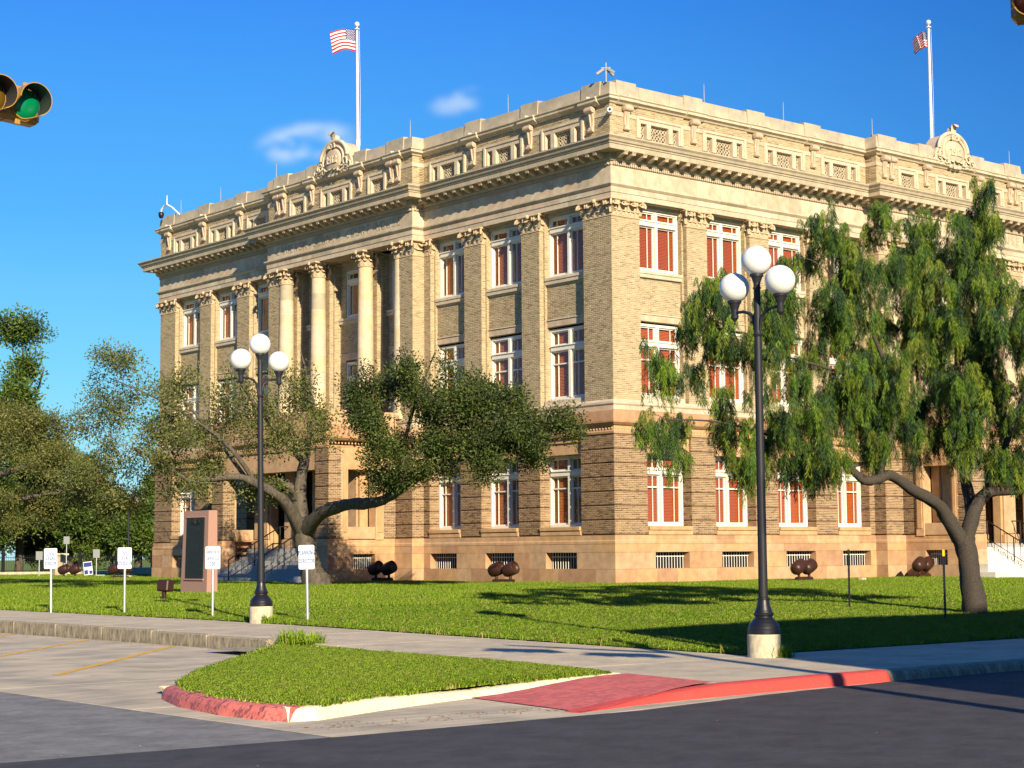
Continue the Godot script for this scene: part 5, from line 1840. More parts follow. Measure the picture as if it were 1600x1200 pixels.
	var ol := [
		[-7.88, 2.50, -7.80, 0.300, -8.15, 3.11, -6.21, 0.240, -8.24, 3.32, -4.69, 0.210, -8.22, 3.35, -3.37, 0.190, -8.24, 3.40, -2.60, 0.170, -8.22, 3.61, -1.90, 0.155, -8.13, 3.94, -1.13, 0.140, -7.95, 4.33, -0.15, 0.110, -7.31, 4.80, 1.23, 0.070, -6.33, 5.38, 2.63, 0.040],
		[-7.95, 2.7, -7.91, 0.300, -7.94, 3.73, -8.05, 0.240, -7.81, 4.54, -8.10, 0.200, -7.61, 5.47, -8.08, 0.150, -7.38, 6.63, -8.01, 0.100, -7.53, 8.04, -8.21, 0.050, -7.76, 8.97, -8.29, 0.025],
		[-8.0, 2.5, -7.85, 0.270, -8.93, 3.40, -7.34, 0.200, -9.53, 3.75, -7.14, 0.170, -10.33, 4.11, -7.11, 0.150, -11.03, 4.32, -7.14, 0.120, -11.94, 4.24, -7.38, 0.100, -12.54, 4.15, -7.63, 0.080, -13.26, 4.51, -7.66, 0.060, -14.59, 5.23, -7.89, 0.040],
		[-7.96, 3.75, -8.05, 0.170, -8.15, 4.29, -8.93, 0.140, -8.37, 4.07, -9.66, 0.130, -8.52, 4.14, -10.30, 0.100, -9.21, 5.58, -11.22, 0.070, -10.00, 7.03, -12.21, 0.050, -10.90, 8.48, -13.04, 0.030],
		[-7.70, 4.90, -8.08, 0.120, -8.86, 6.13, -8.25, 0.090, -9.73, 7.26, -8.57, 0.060, -10.32, 8.40, -8.92, 0.030],
		[-8.22, 3.61, -1.90, 0.100, -8.29, 4.69, -1.43, 0.080, -8.30, 5.93, -0.89, 0.060, -8.22, 7.15, -0.29, 0.040, -8.08, 8.16, 0.22, 0.020],
		[-10.33, 4.11, -7.11, 0.090, -11.39, 5.30, -7.06, 0.070, -12.49, 6.15, -7.34, 0.050, -13.81, 7.01, -8.06, 0.030, -15.02, 7.67, -8.98, 0.015]]
	var oright := [-8.9, 6.4, -1.5, 1.3, 1.6, 1.6, 60, -8.3, 7.1, -0.1, 1.1, 1.2, 1.6, 48, -9.0, 7.1, -2.8, 0.7, 1.1, 1.2, 22, -7.9, 6.1, 0.6, 1.4, 1.4, 1.8, 75, -8.5, 4.9, -0.6, 1.6, 0.9, 1.6, 60, -7.2, 7.0, 1.8, 0.9, 0.9, 1.4, 30, -6.9, 5.8, 2.0, 1.5, 1.2, 1.8, 75, -7.4, 4.6, 1.4, 1.6, 0.8, 1.6, 50, -6.1, 5.2, 3.0, 1.1, 1.1, 1.4, 40, -5.5, 5.8, 3.6, 0.6, 0.8, 0.9, 14, -8.8, 4.1, -2.0, 0.9, 0.5, 1.1, 18]
	var oleft := [-14.6, 8.1, -8.9, 1.2, 0.9, 2.2, 34, -15.2, 7.0, -9.5, 1.1, 1.1, 2.0, 30, -13.5, 6.8, -8.6, 1.5, 1.3, 2.4, 60, -12.0, 7.1, -8.1, 1.6, 1.3, 2.4, 55, -10.3, 7.2, -8.0, 1.2, 1.4, 2.2, 45, -8.1, 7.8, -8.2, 1.0, 1.3, 1.8, 30, -7.7, 6.4, -8.0, 1.2, 1.4, 1.8, 40, -9.5, 5.6, -7.6, 1.4, 1.1, 2.0, 48, -11.9, 5.3, -7.5, 1.8, 1.1, 2.4, 65, -13.8, 5.0, -8.0, 1.5, 1.1, 2.4, 55, -15.1, 5.3, -8.8, 1.3, 1.3, 2.4, 45, -12.7, 4.1, -7.8, 1.1, 0.5, 1.6, 22, -10.0, 3.9, -8.2, 1.1, 0.4, 1.6, 18, -15.8, 4.0, -9.1, 1.3, 0.9, 2.0, 36]
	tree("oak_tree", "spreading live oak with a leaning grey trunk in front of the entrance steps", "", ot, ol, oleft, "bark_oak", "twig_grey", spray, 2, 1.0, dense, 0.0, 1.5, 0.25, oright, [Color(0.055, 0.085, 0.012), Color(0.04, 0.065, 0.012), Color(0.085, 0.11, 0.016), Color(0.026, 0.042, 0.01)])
	var t2 := [-15.31, 0.45, -23.67, 0.450, -15.29, 2.16, -23.47, 0.360, -15.17, 3.43, -23.21, 0.340]
	var l2 := [[-15.17, 3.30, -23.21, 0.250, -14.34, 4.42, -21.75, 0.180, -13.42, 5.01, -20.26, 0.120, -12.36, 5.37, -19.08, 0.070, -11.26, 4.85, -17.97, 0.040],
		[-15.17, 3.35, -23.21, 0.250, -14.76, 4.95, -22.68, 0.180, -14.05, 6.21, -21.93, 0.120, -12.92, 7.22, -20.87, 0.060],
		[-14.34, 4.42, -21.75, 0.120, -13.35, 3.88, -20.34, 0.090, -12.10, 4.12, -19.01, 0.060, -10.43, 3.72, -17.42, 0.030]]
	var bl2 := [-14.7, 6.6, -22.4, 2.3, 1.6, 3.0, 60, -13.1, 5.9, -19.8, 2.0, 1.5, 2.6, 75, -11.7, 4.9, -18.8, 1.8, 1.4, 2.2, 60, -13.2, 3.9, -20.2, 1.8, 1.1, 2.2, 48, -10.5, 3.6, -17.3, 1.2, 1.0, 1.6, 30, -12.4, 6.8, -20.3, 1.5, 0.7, 2.2, 20, -13.6, 2.9, -22.0, 1.0, 0.8, 1.6, 20]
	tree("oak_tree", "grey-green live oak at the far end of the lawn, only its drooping branches in view", "", t2, l2, bl2, "bark_oak", "twig_grey", spray, 3, 1.0, [Color(0.085, 0.10, 0.02), Color(0.115, 0.125, 0.022), Color(0.055, 0.07, 0.016), Color(0.15, 0.14, 0.04)], 0.0, 1.5, 0.08)
	# trees beyond the iron fence
	var big := oak_spray(34, 0.8, 0.26)
	var gc := [Color(0.045, 0.085, 0.012), Color(0.065, 0.11, 0.014), Color(0.028, 0.058, 0.01), Color(0.095, 0.13, 0.016)]
	var kinds := [
		["tall round-topped tree beyond the fence, rising highest against the sky", 14.2, -81.6, 20.5, 5.0, 1.1],
		["dark bushy tree beyond the fence, left of the stone gate pillar", 11.0, -80.0, 8.5, 4.2, 0.8],
		["broad green tree beyond the fence behind the stone gate pillar", 18.5, -82.0, 8.0, 4.0, 0.9],
		["dense green tree beyond the fence nearest the courthouse corner", 26.0, -80.0, 8.2, 4.4, 0.85],
		["low bright green tree behind the blue yard sign", 22.0, -77.5, 6.0, 3.0, 1.1],
		["second row tree showing dark between the fence trees", 24.0, -92.0, 10.0, 5.0, 0.6],
		["dark bushy tree beyond the fence at the very left edge", 5.5, -79.0, 8.0, 4.5, 0.8],
		["dark tree in the second row left of the tall round-topped tree", 4.0, -92.0, 10.5, 5.0, 0.6],
		["tree of the second row beside the courthouse corner", 34.0, -86.0, 9.5, 5.0, 0.7]]
	for k in kinds:
		var x: float = k[1]
		var z: float = k[2]
		var h: float = k[3]
		var r: float = k[4]
		var tr := [x, 0.2, z, 0.34, x + 0.1, h * 0.25, z, 0.26, x, h * 0.45, z, 0.2]
		var lm := []
		for a in 6:
			var an := TAU * a / 6 + rng.randf()
			lm.append([x, h * (0.25 + 0.04 * a), z, 0.15, x + cos(an) * r * 0.4, h * (0.4 + 0.05 * a), z + sin(an) * r * 0.4, 0.1, x + cos(an) * r * 0.75, h * (0.5 + 0.06 * a), z + sin(an) * r * 0.75, 0.05])
		lm.append([x, h * 0.45, z, 0.18, x + 0.2, h * 0.65, z, 0.12, x, h * 0.9, z, 0.04])
		var bl := []
		for a in 9:
			var an2 := TAU * a / 9.0 + rng.randf() * 0.5
			var rr := r * (0.45 + rng.randf() * 0.25)
			bl.append_array([x + cos(an2) * rr, h * (0.25 + rng.randf() * 0.42), z + sin(an2) * rr, r * 0.45, h * 0.15, r * 0.45, 34])
		bl.append_array([x, h * 0.82, z, r * 0.5, h * 0.16, r * 0.5, 40, x - 1.0, h * 0.6, z, r * 0.5, h * 0.18, r * 0.5, 34])
		var cs := gc.map(func(c): return Color(c.r * k[5], c.g * k[5], c.b * k[5]))
		tree("fence_tree", k[0], "trees beyond the iron fence", tr, lm, bl, "bark_oak", "twig_dark", big, 4, 1.0, cs, 0.0)

# ---------------------------------------------------------------- street furniture
func globe_cup(mb: MB, at: Vector3) -> void:
	mb.lathe([Vector2(0.0, -0.36), Vector2(0.018, -0.34), Vector2(0.012, -0.31), Vector2(0.055, -0.26), Vector2(0.06, -0.22), Vector2(0.048, -0.2), Vector2(0.055, -0.13), Vector2(0.085, -0.04), Vector2(0.1, -0.035), Vector2(0.105, 0.0), Vector2(0.1, 0.012), Vector2(0.0, 0.012)], 16, at)

func lamp_post(label: String, at: Vector3, axis: float, group: String, lean := Vector3.ZERO) -> Node3D:
	var t := thing("street_lamp", label, "street lamp", at, axis, group)
	t.rotation += lean
	var pl := MB.new()
	pl.lathe([Vector2(0.24, -0.2), Vector2(0.242, 0.33), Vector2(0.235, 0.345), Vector2(0, 0.345)], 28)
	part("plinth", pl, M["plinth"], t)
	var b := MB.new()
	b.lathe([Vector2(0.235, 0.345), Vector2(0.238, 0.41), Vector2(0.228, 0.425), Vector2(0.228, 0.455), Vector2(0.2, 0.5), Vector2(0.155, 0.555), Vector2(0.128, 0.58), Vector2(0.128, 0.6), Vector2(0.145, 0.615), Vector2(0.148, 0.635), Vector2(0.135, 0.65), Vector2(0.118, 0.69), Vector2(0.095, 0.76), Vector2(0.085, 0.83), Vector2(0.092, 0.838), Vector2(0.092, 0.862), Vector2(0.07, 0.87)], 28)
	part("base", b, M["iron"], t)
	var s := MB.new()
	var n := 24
	for i in n:              # fluted shaft
		var a0 := TAU * i / n
		var a1 := TAU * (i + 1) / n
		var f0 := 1.0 if i % 2 == 0 else 0.86
		var f1 := 0.86 if i % 2 == 0 else 1.0
		var lo := 0.069
		var hi := 0.056
		s.quads(Vector3(cos(a0) * lo * f0, 0.865, sin(a0) * lo * f0), Vector3(cos(a1) * lo * f1, 0.865, sin(a1) * lo * f1), Vector3(cos(a1) * hi * f1, 4.7, sin(a1) * hi * f1), Vector3(cos(a0) * hi * f0, 4.7, sin(a0) * hi * f0),
			Vector3(cos(a0), 0, sin(a0)), Vector3(cos(a1), 0, sin(a1)), Vector3(cos(a1), 0, sin(a1)), Vector3(cos(a0), 0, sin(a0)))
	s.lathe([Vector2(0.06, 4.66), Vector2(0.075, 4.69), Vector2(0.06, 4.72), Vector2(0.052, 4.75), Vector2(0.05, 5.36), Vector2(0.06, 5.365), Vector2(0.06, 5.385), Vector2(0.05, 5.39), Vector2(0.052, 5.45), Vector2(0.085, 5.54), Vector2(0.1, 5.545), Vector2(0.1, 5.585), Vector2(0.0, 5.585)], 18)
	part("shaft", s, M["iron_grey"], t)
	for sg in [-1.0, 1.0]:
		var arm := MB.new()
		var L := 0.45
		arm.tube([Vector3(0, 4.74, sg * 0.045), Vector3(0, 4.93, sg * 0.075), Vector3(0, 5.02, sg * 0.16), Vector3(0, 5.055, sg * 0.28), Vector3(0, 5.06, sg * L)], [0.03, 0.028, 0.026, 0.024, 0.024], 8)
		globe_cup(arm, Vector3(0, 5.235, sg * L))
		part("arm", arm, M["iron_grey"], t)
		part("globe", globe_mesh(), M["globe"], t, at3(Vector3(0, 5.235 + 0.2, sg * L)))
	part("globe", globe_mesh(), M["globe"], t, at3(Vector3(0, 5.78, 0)))
	return t

var globe_cached: Mesh

func globe_mesh() -> Mesh:
	if globe_cached == null:
		var mb := MB.new()
		var p := []
		for i in 17:
			var a := -PI / 2 + PI * i / 16.0
			p.append(Vector2(maxf(cos(a) * 0.222, 0.0), sin(a) * 0.222))
		mb.lathe(p, 28, Vector3.ZERO, true)
		globe_cached = mb.mesh()
	return globe_cached

func parking_sign(label: String, at: Vector3, lines: Array, turn: float, lean: float) -> void:
	var t := thing("parking_sign", label, "parking sign", at, turn, "reserved parking signs along the bays")
	t.rotation.z = lean
	var p := MB.new()
	p.tube([Vector3(0, -0.2, -0.03), Vector3(0, 1.52, -0.03)], [0.03, 0.03], 10)
	part("post", p, M["pole_steel"], t)
	var poly := []
	for c in [[1, 1], [-1, 1], [-1, -1], [1, -1]]:
		for k in 5:
			var a := atan2(c[1], c[0]) - PI / 4 + (PI / 2) * k / 4.0
			poly.append(Vector2(c[0] * 0.135 + cos(a) * 0.03, c[1] * 0.22 + sin(a) * 0.03))
	var pn := MB.new()
	pn.prism(poly, 0.0, 0.004)
	part("panel", pn, M["sign_white"], t, at3(Vector3(0, 1.35, 0.004)))
	for y in [0.225, -0.225]:
		var bolt := MB.new()
		bolt.tube([Vector3(0, y, 0.006), Vector3(0, y, 0.016)], [0.009, 0.008], 8)
		part("bolt", bolt, M["galv"], t, at3(Vector3(0, 1.35, 0.003)))
	for l in lines:
		var tx := text("lettering", l[0], l[2] * 1.2, 0.003, M["sign_blue"], t, at3(Vector3(0, 1.35 + l[1], 0.0095)), "Droid Sans", true)
		tx.scale.x = l[3]

func floodlight(label: String, at: Vector3, turn: float, tilt: float, aim := 0.0) -> void:
	var t := thing("floodlight", label, "floodlight", at, turn, "twin brown floodlights at the foot of the courthouse")
	var b := MB.new()
	b.tube([Vector3(-0.46, 0.12, 0), Vector3(0.46, 0.12, 0)], [0.1, 0.1], 14)
	part("base_bar", b, M["flood_brown"], t)
	var ft := MB.new()
	ft.box(Vector3(-0.1, -0.1, -0.08), Vector3(0.1, 0.06, 0.08))
	part("foot", ft, M["flood_brown"], t)
	for sg in [-1.0, 1.0]:
		var st := MB.new()
		st.lathe([Vector2(0.055, 0.18), Vector2(0.05, 0.36), Vector2(0.075, 0.38), Vector2(0.06, 0.46), Vector2(0.0, 0.47)], 12, Vector3(sg * 0.32, 0, 0))
		part("stem", st, M["flood_brown"], t)
		var hd := MB.new()
		hd.lathe([Vector2(0.0, -0.3), Vector2(0.12, -0.285), Vector2(0.2, -0.23), Vector2(0.235, -0.12), Vector2(0.245, 0.05), Vector2(0.235, 0.26), Vector2(0.225, 0.27), Vector2(0.215, 0.26), Vector2(0.215, 0.18), Vector2(0.0, 0.18)], 20, Vector3.ZERO, true)
		part("head", hd, M["flood_brown"], t, Transform3D(Basis(Vector3.UP, aim) * Basis(Vector3.BACK, -tilt), Vector3(sg * 0.32 - 0.03, 0.56, 0)))
	t.scale = Vector3.ONE * 1.02

func post(label: String, at: Vector3, h: float, lean: float) -> void:
	var t := thing("fence_post", label, "fence post", at, 0.5, "")
	t.rotation.z = lean
	var p := MB.new()
	p.box(Vector3(-0.02, -0.2, -0.004), Vector3(0.02, h - 0.13, 0.004))
	p.box(Vector3(-0.004, -0.2, 0.004), Vector3(0.004, h - 0.13, 0.035))
	for i in int(h / 0.06) - 3:
		p.box(Vector3(-0.008, 0.05 + i * 0.06, -0.014), Vector3(0.008, 0.075 + i * 0.06, -0.004))
	part("stake", p, M["iron"], t)
	part("yellow_tip", bx(Vector3(-0.022, h - 0.13, -0.008), Vector3(0.022, h, 0.035), 0.004), M["yellow_tip"], t)

func signal_head(t: Node3D, at: Vector3, turn: float, tilt: float, horizontal: bool) -> void:
	# three lens sections, each with its own cut-away visor
	var root := MB.new()
	root.cbox(Vector3(-0.54, -0.18, -0.2), Vector3(0.54, 0.18, 0.0), 0.04)
	for x in [-0.18, 0.18]:
		root.box(Vector3(x - 0.006, -0.186, -0.17), Vector3(x + 0.006, 0.186, -0.03))
	var B := Basis(Vector3.UP, turn) * Basis(Vector3.BACK, tilt if horizontal else PI / 2 + tilt)
	var h := part("housing", root, M["signal_yellow"], t, Transform3D(B, at))
	var spin := Basis.IDENTITY if horizontal else Basis(Vector3.BACK, -PI / 2)
	for i in 3:
		var c := Vector3(-0.36 + 0.36 * i, 0, 0)
		var v := MB.new()
		var v2 := MB.new()
		var n := 36
		for k in n:
			var a0 := TAU * k / n
			var a1 := TAU * (k + 1) / n
			var d := func(a: float) -> float:
				# visor depth: open at the lower left
				var s := cos(a - deg_to_rad(236.0))
				return 0.25 - 0.22 * smoothstep(0.55, 0.95, s)
			var r0 := 0.158
			var r1 := 0.163
			var p := func(a: float, r: float, z: float) -> Vector3: return Vector3(cos(a) * r, sin(a) * r, z)
			v.quad(p.call(a0, r1, 0.0), p.call(a1, r1, 0.0), p.call(a1, r1 + 0.004, d.call(a1)), p.call(a0, r1 + 0.004, d.call(a0)), p.call((a0 + a1) / 2, 1, 0))
			v.quad(p.call(a0, r1 + 0.004, d.call(a0)), p.call(a1, r1 + 0.004, d.call(a1)), p.call(a1, r0, d.call(a1)), p.call(a0, r0, d.call(a0)), Vector3.BACK)
			v2.quad(p.call(a0, r0, 0.0), p.call(a1, r0, 0.0), p.call(a1, r0, d.call(a1)), p.call(a0, r0, d.call(a0)), -p.call((a0 + a1) / 2, 1, 0))
		var lens := MB.new()
		lens.lathe([Vector2(0.152, 0.0), Vector2(0.13, 0.02), Vector2(0.08, 0.038), Vector2(0.0, 0.045)], 28, Vector3.ZERO, true)
		part("lens", lens, M[["lens_red", "lens_amber", "lens_green"][i]], h, Transform3D(Basis(Vector3.RIGHT, PI / 2), c + Vector3(0, 0, 0.002)))
		part("visor", v, M["signal_yellow"], h, Transform3D(spin, c))
		part("visor_lining", v2, M["signal_in"], h, Transform3D(spin, c))
	for p2 in [Vector3(0.36, 0.19, -0.02), Vector3(0.3, -0.19, -0.02), Vector3(-0.1, -0.19, -0.02)]:
		part("lug", bx(p2 - Vector3(0.03, 0.03, 0.02), p2 + Vector3(0.03, 0.03, 0.02), 0.008), M["signal_yellow"], h)

func us_flag() -> Texture2D:
	var w := 190
	var h := 100
	var im := Image.create(w, h, false, Image.FORMAT_RGB8)
	for i in 13:
		im.fill_rect(Rect2i(0, int(i * h / 13.0), w, int((i + 1) * h / 13.0) - int(i * h / 13.0)), Color(0.66, 0.09, 0.14) if i % 2 == 0 else Color(0.93, 0.91, 0.91))
	im.fill_rect(Rect2i(0, 0, 76, int(7 * h / 13.0)), Color(0.11, 0.15, 0.36))
	for r in 9:
		for c in (6 if r % 2 == 0 else 5):
			im.fill_rect(Rect2i(5 + c * 12 + (0 if r % 2 == 0 else 6), 3 + int(r * 5.6), 4, 4), Color(0.95, 0.95, 0.95))
	return ImageTexture.create_from_image(im)

func flagpole(label: String, at: Vector3, top: float, lean: float) -> Node3D:
	var t := thing("flagpole", label, "flagpole", at, 0.0, "")
	t.rotation = Vector3(0, 0, lean)
	var p := MB.new()
	p.tube([Vector3(0, -0.6, 0), Vector3(0, 1.2, 0), Vector3(0, 1.21, 0), Vector3(0, top, 0)], [0.10, 0.095, 0.075, 0.05], 14)
	p.lathe([Vector2(0.065, top), Vector2(0.12, top + 0.01), Vector2(0.12, top + 0.05), Vector2(0.03, top + 0.06), Vector2(0.025, top + 0.14), Vector2(0.0, top + 0.14)], 14)
	part("pole", p, M["white_metal"], t)
	var b := MB.new()
	b.lathe([Vector2(0.0, -0.12), Vector2(0.085, -0.085), Vector2(0.12, 0), Vector2(0.085, 0.085), Vector2(0.0, 0.12)], 14, Vector3(0, top + 0.25, 0), true)
	part("ball", b, M["white_metal"], t)
	var hal := MB.new()
	hal.tube([Vector3(0.07, 0.9, 0.07), Vector3(0.09, top * 0.5, 0.09), Vector3(0.07, top - 0.05, 0.07)], [0.008, 0.008, 0.008], 5)
	part("halyard", hal, M["white_metal"], t)
	return t

func flag(label: String, at: Vector3, size: Vector2, fold: float, droop: float, tex: Texture2D) -> void:
	var out := Vector3(-0.770, 0, -0.638)     # blown to the left of the view
	var side := Vector3(0.638, 0, -0.770)
	var mb := MB.new()
	var nx := 36
	var ny := 20
	var P := func(u: float, v: float) -> Vector3:
		var x: float = u * size.x * (1.0 - fold * 0.55)
		var ph: float = u * (5.0 + fold * 8.0) + v * 2.0
		var w := sin(ph) * (0.10 + fold * 0.22) * pow(u, 0.6)
		var y: float = -v * size.y * (1.0 - 0.12 * fold) - droop * u * u * (1.0 - 0.25 * v) + sin(u * 4.4 - 0.3) * 0.07 * (1.0 - fold)
		return out * (x - 0.12 * v * u) + side * w + Vector3.UP * y + out * 0.08
	for i in nx:
		for j in ny:
			var q := []
			var uvs := []
			for k in [[0, 0], [1, 0], [1, 1], [0, 1]]:
				var u: float = float(i + k[0]) / nx
				var v: float = float(j + k[1]) / ny
				q.append(P.call(u, v))
				uvs.append(Vector2(u, v))
			var g: Vector3 = (q[1] - q[0]).cross(q[3] - q[0]).normalized()
			var before := mb.v.size()
			mb.quads(q[0], q[1], q[2], q[3], g, g, g, g)
			for m in range(before, mb.v.size()):
				for k in 4:
					if mb.v[m].is_equal_approx(q[k]):
						mb.uv.append(uvs[k])
						break
	var t := thing("flag", label, "flag", at)
	var m2 := StandardMaterial3D.new()
	m2.resource_name = "flag_cloth"
	m2.albedo_texture = tex
	m2.roughness = 0.8
	m2.backlight_enabled = true
	m2.backlight = Color(0.4, 0.4, 0.4)
	part("cloth", mb, m2, t)

func furniture() -> void:
	lamp_post("nearest black street lamp with three white globes, right of the red ramp", Vector3(-23.27, 0.115, 28.09), 0.0, "three globe street lamps")
	lamp_post("black three globe street lamp between the two middle parking signs", Vector3(-23.14, 0.245, 14.17), deg_to_rad(88), "three globe street lamps", Vector3(0, 0, deg_to_rad(-1.3)))
	var far := lamp_post("distant dark street lamp beside the far courthouse corner", Vector3(0.6, 0.36, -37.6), deg_to_rad(70), "three globe street lamps")
	far.scale = Vector3.ONE * 0.76
	var face := deg_to_rad(-39.6)
	parking_sign("white CIVIL LEGAL DIVISION sign farthest left, first of the four", Vector3(-23.3, 0.24, 4.6), [["CIVIL", 0.11, 0.066, 0.72], ["LEGAL", 0.0, 0.066, 0.72], ["DIVISION", -0.12, 0.066, 0.6]], face - 0.05, 0.016)
	parking_sign("white CIVIL LEGAL DIVISION sign in front of the brown floodlight by the entrance", Vector3(-22.8, 0.24, 7.5), [["CIVIL", 0.11, 0.062, 0.62], ["LEGAL", 0.0, 0.062, 0.66], ["DIVISION", -0.12, 0.068, 0.66]], face + 0.03, 0.004)
	parking_sign("white ADMINISTRATIVE SERVICES DIR sign in front of the granite marker", Vector3(-22.5, 0.24, 11.08), [["ADMINISTRATIVE", 0.12, 0.06, 0.36], ["SERVICES", -0.015, 0.066, 0.6], ["DIR.", -0.14, 0.07, 0.62]], face + 0.04, 0.0)
	parking_sign("white PLANNING DIRECTOR sign in front of the oak trunk", Vector3(-22.3, 0.24, 14.61), [["PLANNING", 0.09, 0.07, 0.56], ["DIRECTOR", -0.08, 0.07, 0.56]], face, 0.02)
	# granite marker with a bronze tablet
	var t := thing("granite_marker", "pink granite marker with a dark bronze tablet on the lawn", "monument", Vector3(-14.85, 0.3, -2.9))
	var g := MB.new()
	var lo := [Vector3(-0.24, -0.1, -0.87), Vector3(0.15, -0.1, -0.87), Vector3(0.15, -0.1, 0.76), Vector3(-0.24, -0.1, 0.76)]
	var hi := [Vector3(-0.17, 2.72, -0.78), Vector3(0.13, 2.72, -0.78), Vector3(0.13, 2.72, 0.74), Vector3(-0.17, 2.72, 0.74)]
	for i in 4:
		var j := (i + 1) % 4
		g.quad(lo[i], lo[j], hi[j], hi[i], (lo[i] + lo[j]) * Vector3(1, 0, 1))
	g.quad(hi[0], hi[1], hi[2], hi[3], Vector3.UP)
	part("slab", g, M["pink_granite"], t)
	var tab := MB.new()
	tab.cbox(Vector3(-0.232, 0.62, -0.58), Vector3(-0.16, 2.5, 0.52), 0.012)
	for i in 26:               # raised lines of lettering and a shield, worn to relief
		var y := 0.75 + i * 0.055
		var z := -0.5
		while z < 0.42:
			var l := 0.03 + rng.randf() * 0.1
			tab.cbox(Vector3(-0.238, y, z), Vector3(-0.2, y + 0.022, minf(z + l, 0.46)), 0.004)
			z += l + 0.025
	for i in 7:
		var a := PI * (0.1 + 0.8 * i / 6.0)
		tab.tube([Vector3(-0.236, 2.28, -0.03), Vector3(-0.236, 2.28 + sin(a) * 0.17, -0.03 + cos(a) * 0.32)], [0.012, 0.02], 5)
	part("tablet", tab, M["bronze"], t, Transform3D(Basis(Vector3.BACK, -0.0248), Vector3(-0.025, 0, 0)))
	var fr := MB.new()
	for b in [[Vector3(-0.26, 0.57, -0.62), Vector3(-0.19, 0.62, 0.56)], [Vector3(-0.205, 2.5, -0.62), Vector3(-0.15, 2.53, 0.56)]]:
		fr.cbox(b[0], b[1], 0.008)
	part("tablet_ledge", fr, M["pink_granite"], t)
	# floodlights
	floodlight("brown twin floodlight on the grass below the window right of the oak", Vector3(-2.2, 0.5, -11.0), deg_to_rad(-75), 1.2)
	floodlight("brown twin floodlight under the left wing's middle basement window", Vector3(-1.4, 0.47, -4.5), deg_to_rad(-78), 1.25)
	floodlight("brown twin floodlight right of the nearest lamp post", Vector3(7.7, 0.47, 1.96), deg_to_rad(6), 1.15)
	floodlight("brown twin floodlight behind the mesquite trunk", Vector3(14.9, 0.5, 1.9), deg_to_rad(10), 1.15)
	floodlight("brown twin floodlight in front of the stone gate pillar", Vector3(0.4, 0.34, -44.0), deg_to_rad(-50), 1.2)
	floodlight("brown twin floodlight half behind the second CIVIL LEGAL DIVISION sign", Vector3(-1.6, 0.42, -34.2), deg_to_rad(-60), 1.2)
	var sm := thing("marker_light", "small brown box light on a concrete pad beside the granite marker", "spotlight", Vector3(-18.2, 0.36, 0.94), deg_to_rad(-70))
	part("pad", bx(Vector3(-0.22, -0.1, -0.16), Vector3(0.22, 0.05, 0.16), 0.02), M["plinth"], sm)
	part("stem", bx(Vector3(-0.05, 0.05, -0.05), Vector3(0.05, 0.3, 0.05), 0.01), M["flood_brown"], sm)
	part("box", bx(Vector3(-0.2, 0.28, -0.15), Vector3(0.2, 0.6, 0.15), 0.03), M["flood_brown"], sm, Transform3D(Basis(Vector3.RIGHT, -0.12), Vector3.ZERO))
	post("yellow tipped steel stake on the sunlit lawn left of the mesquite", Vector3(-11.77, 0.27, 20.15), 1.4, -0.03)
	post("nearest yellow tipped steel stake, in shade before the mesquite trunk", Vector3(-13.51, 0.25, 23.99), 1.4, 0.0)
	post("steel stake touching the left side of the mesquite trunk", Vector3(-10.3, 0.28, 22.2), 1.25, 0.02)
	var ub := thing("concrete_block", "small pale concrete block against the courthouse wall", "block", Vector3(8.3, 0.46, 4.2))
	part("body", bx(Vector3(-0.12, 0, -0.1), Vector3(0.12, 0.2, 0.1), 0.015), M["plinth"], ub)
	# flags and poles on the roof
	var us := us_flag()
	flagpole("white flagpole behind the left crest of the courthouse", Vector3(0.9, 18.6, -17.2), 6.13, deg_to_rad(0.6))
	flag("striped flag with a starred blue corner flying out above the left front", Vector3(0.84, 24.75, -17.2), Vector2(1.12, 0.98), 0.0, 0.1, us)
	flagpole("white flagpole beside the right crest of the courthouse", Vector3(20.05, 18.4, -0.9), 6.15, deg_to_rad(-0.3))
	flag("furled striped flag hanging in folds above the right front", Vector3(20.08, 24.4, -0.9), Vector2(1.35, 0.82), 1.0, 0.35, us)
	# security cameras
	var cm := thing("roof_camera", "three armed camera mast on the courthouse corner above the parapet", "security camera", Vector3(0.12, 18.72, -0.3))
	var mp := MB.new()
	mp.tube([Vector3(0, -0.1, 0), Vector3(0, 0.62, 0)], [0.035, 0.03], 8)
	mp.tube([Vector3(-0.12, 0.42, -0.12), Vector3(0.12, 0.42, 0.12)], [0.03, 0.03], 8)
	part("mast", mp, M["galv"], cm)
	for a in [-2.4, 0.3, 1.5]:
		var c := MB.new()
		c.cbox(Vector3(-0.05, -0.05, 0.0), Vector3(0.05, 0.05, 0.32), 0.015)
		part("camera_box", c, M["galv"], cm, Transform3D(Basis(Vector3.UP, a) * Basis(Vector3.RIGHT, 0.6), Vector3(sin(a) * 0.08, 0.38, cos(a) * 0.08)))
	var gm := thing("dome_camera", "white gooseneck pipe with a dark dome camera above the far left parapet", "security camera", Vector3(-0.05, 18.6, -32.7))
	var gp := MB.new()
	gp.tube([Vector3(0.25, 0.0, 0.9), Vector3(0.1, 0.45, 0.35), Vector3(0.0, 0.62, 0.05), Vector3(-0.05, 0.62, -0.2), Vector3(-0.1, 0.45, -0.38), Vector3(-0.1, 0.28, -0.42)], [0.045, 0.045, 0.045, 0.045, 0.045, 0.045], 8)
	gp.tube([Vector3(0.0, 0.6, -0.02), Vector3(0.0, 1.12, -0.02)], [0.035, 0.02], 6)
	part("pipe", gp, M["white_metal"], gm)
	var dm := MB.new()
	dm.lathe([Vector2(0.0, -0.25), Vector2(0.1, -0.2), Vector2(0.14, -0.08), Vector2(0.14, 0.06), Vector2(0.05, 0.1), Vector2(0, 0.1)], 12, Vector3(-0.1, 0.22, -0.42), true)
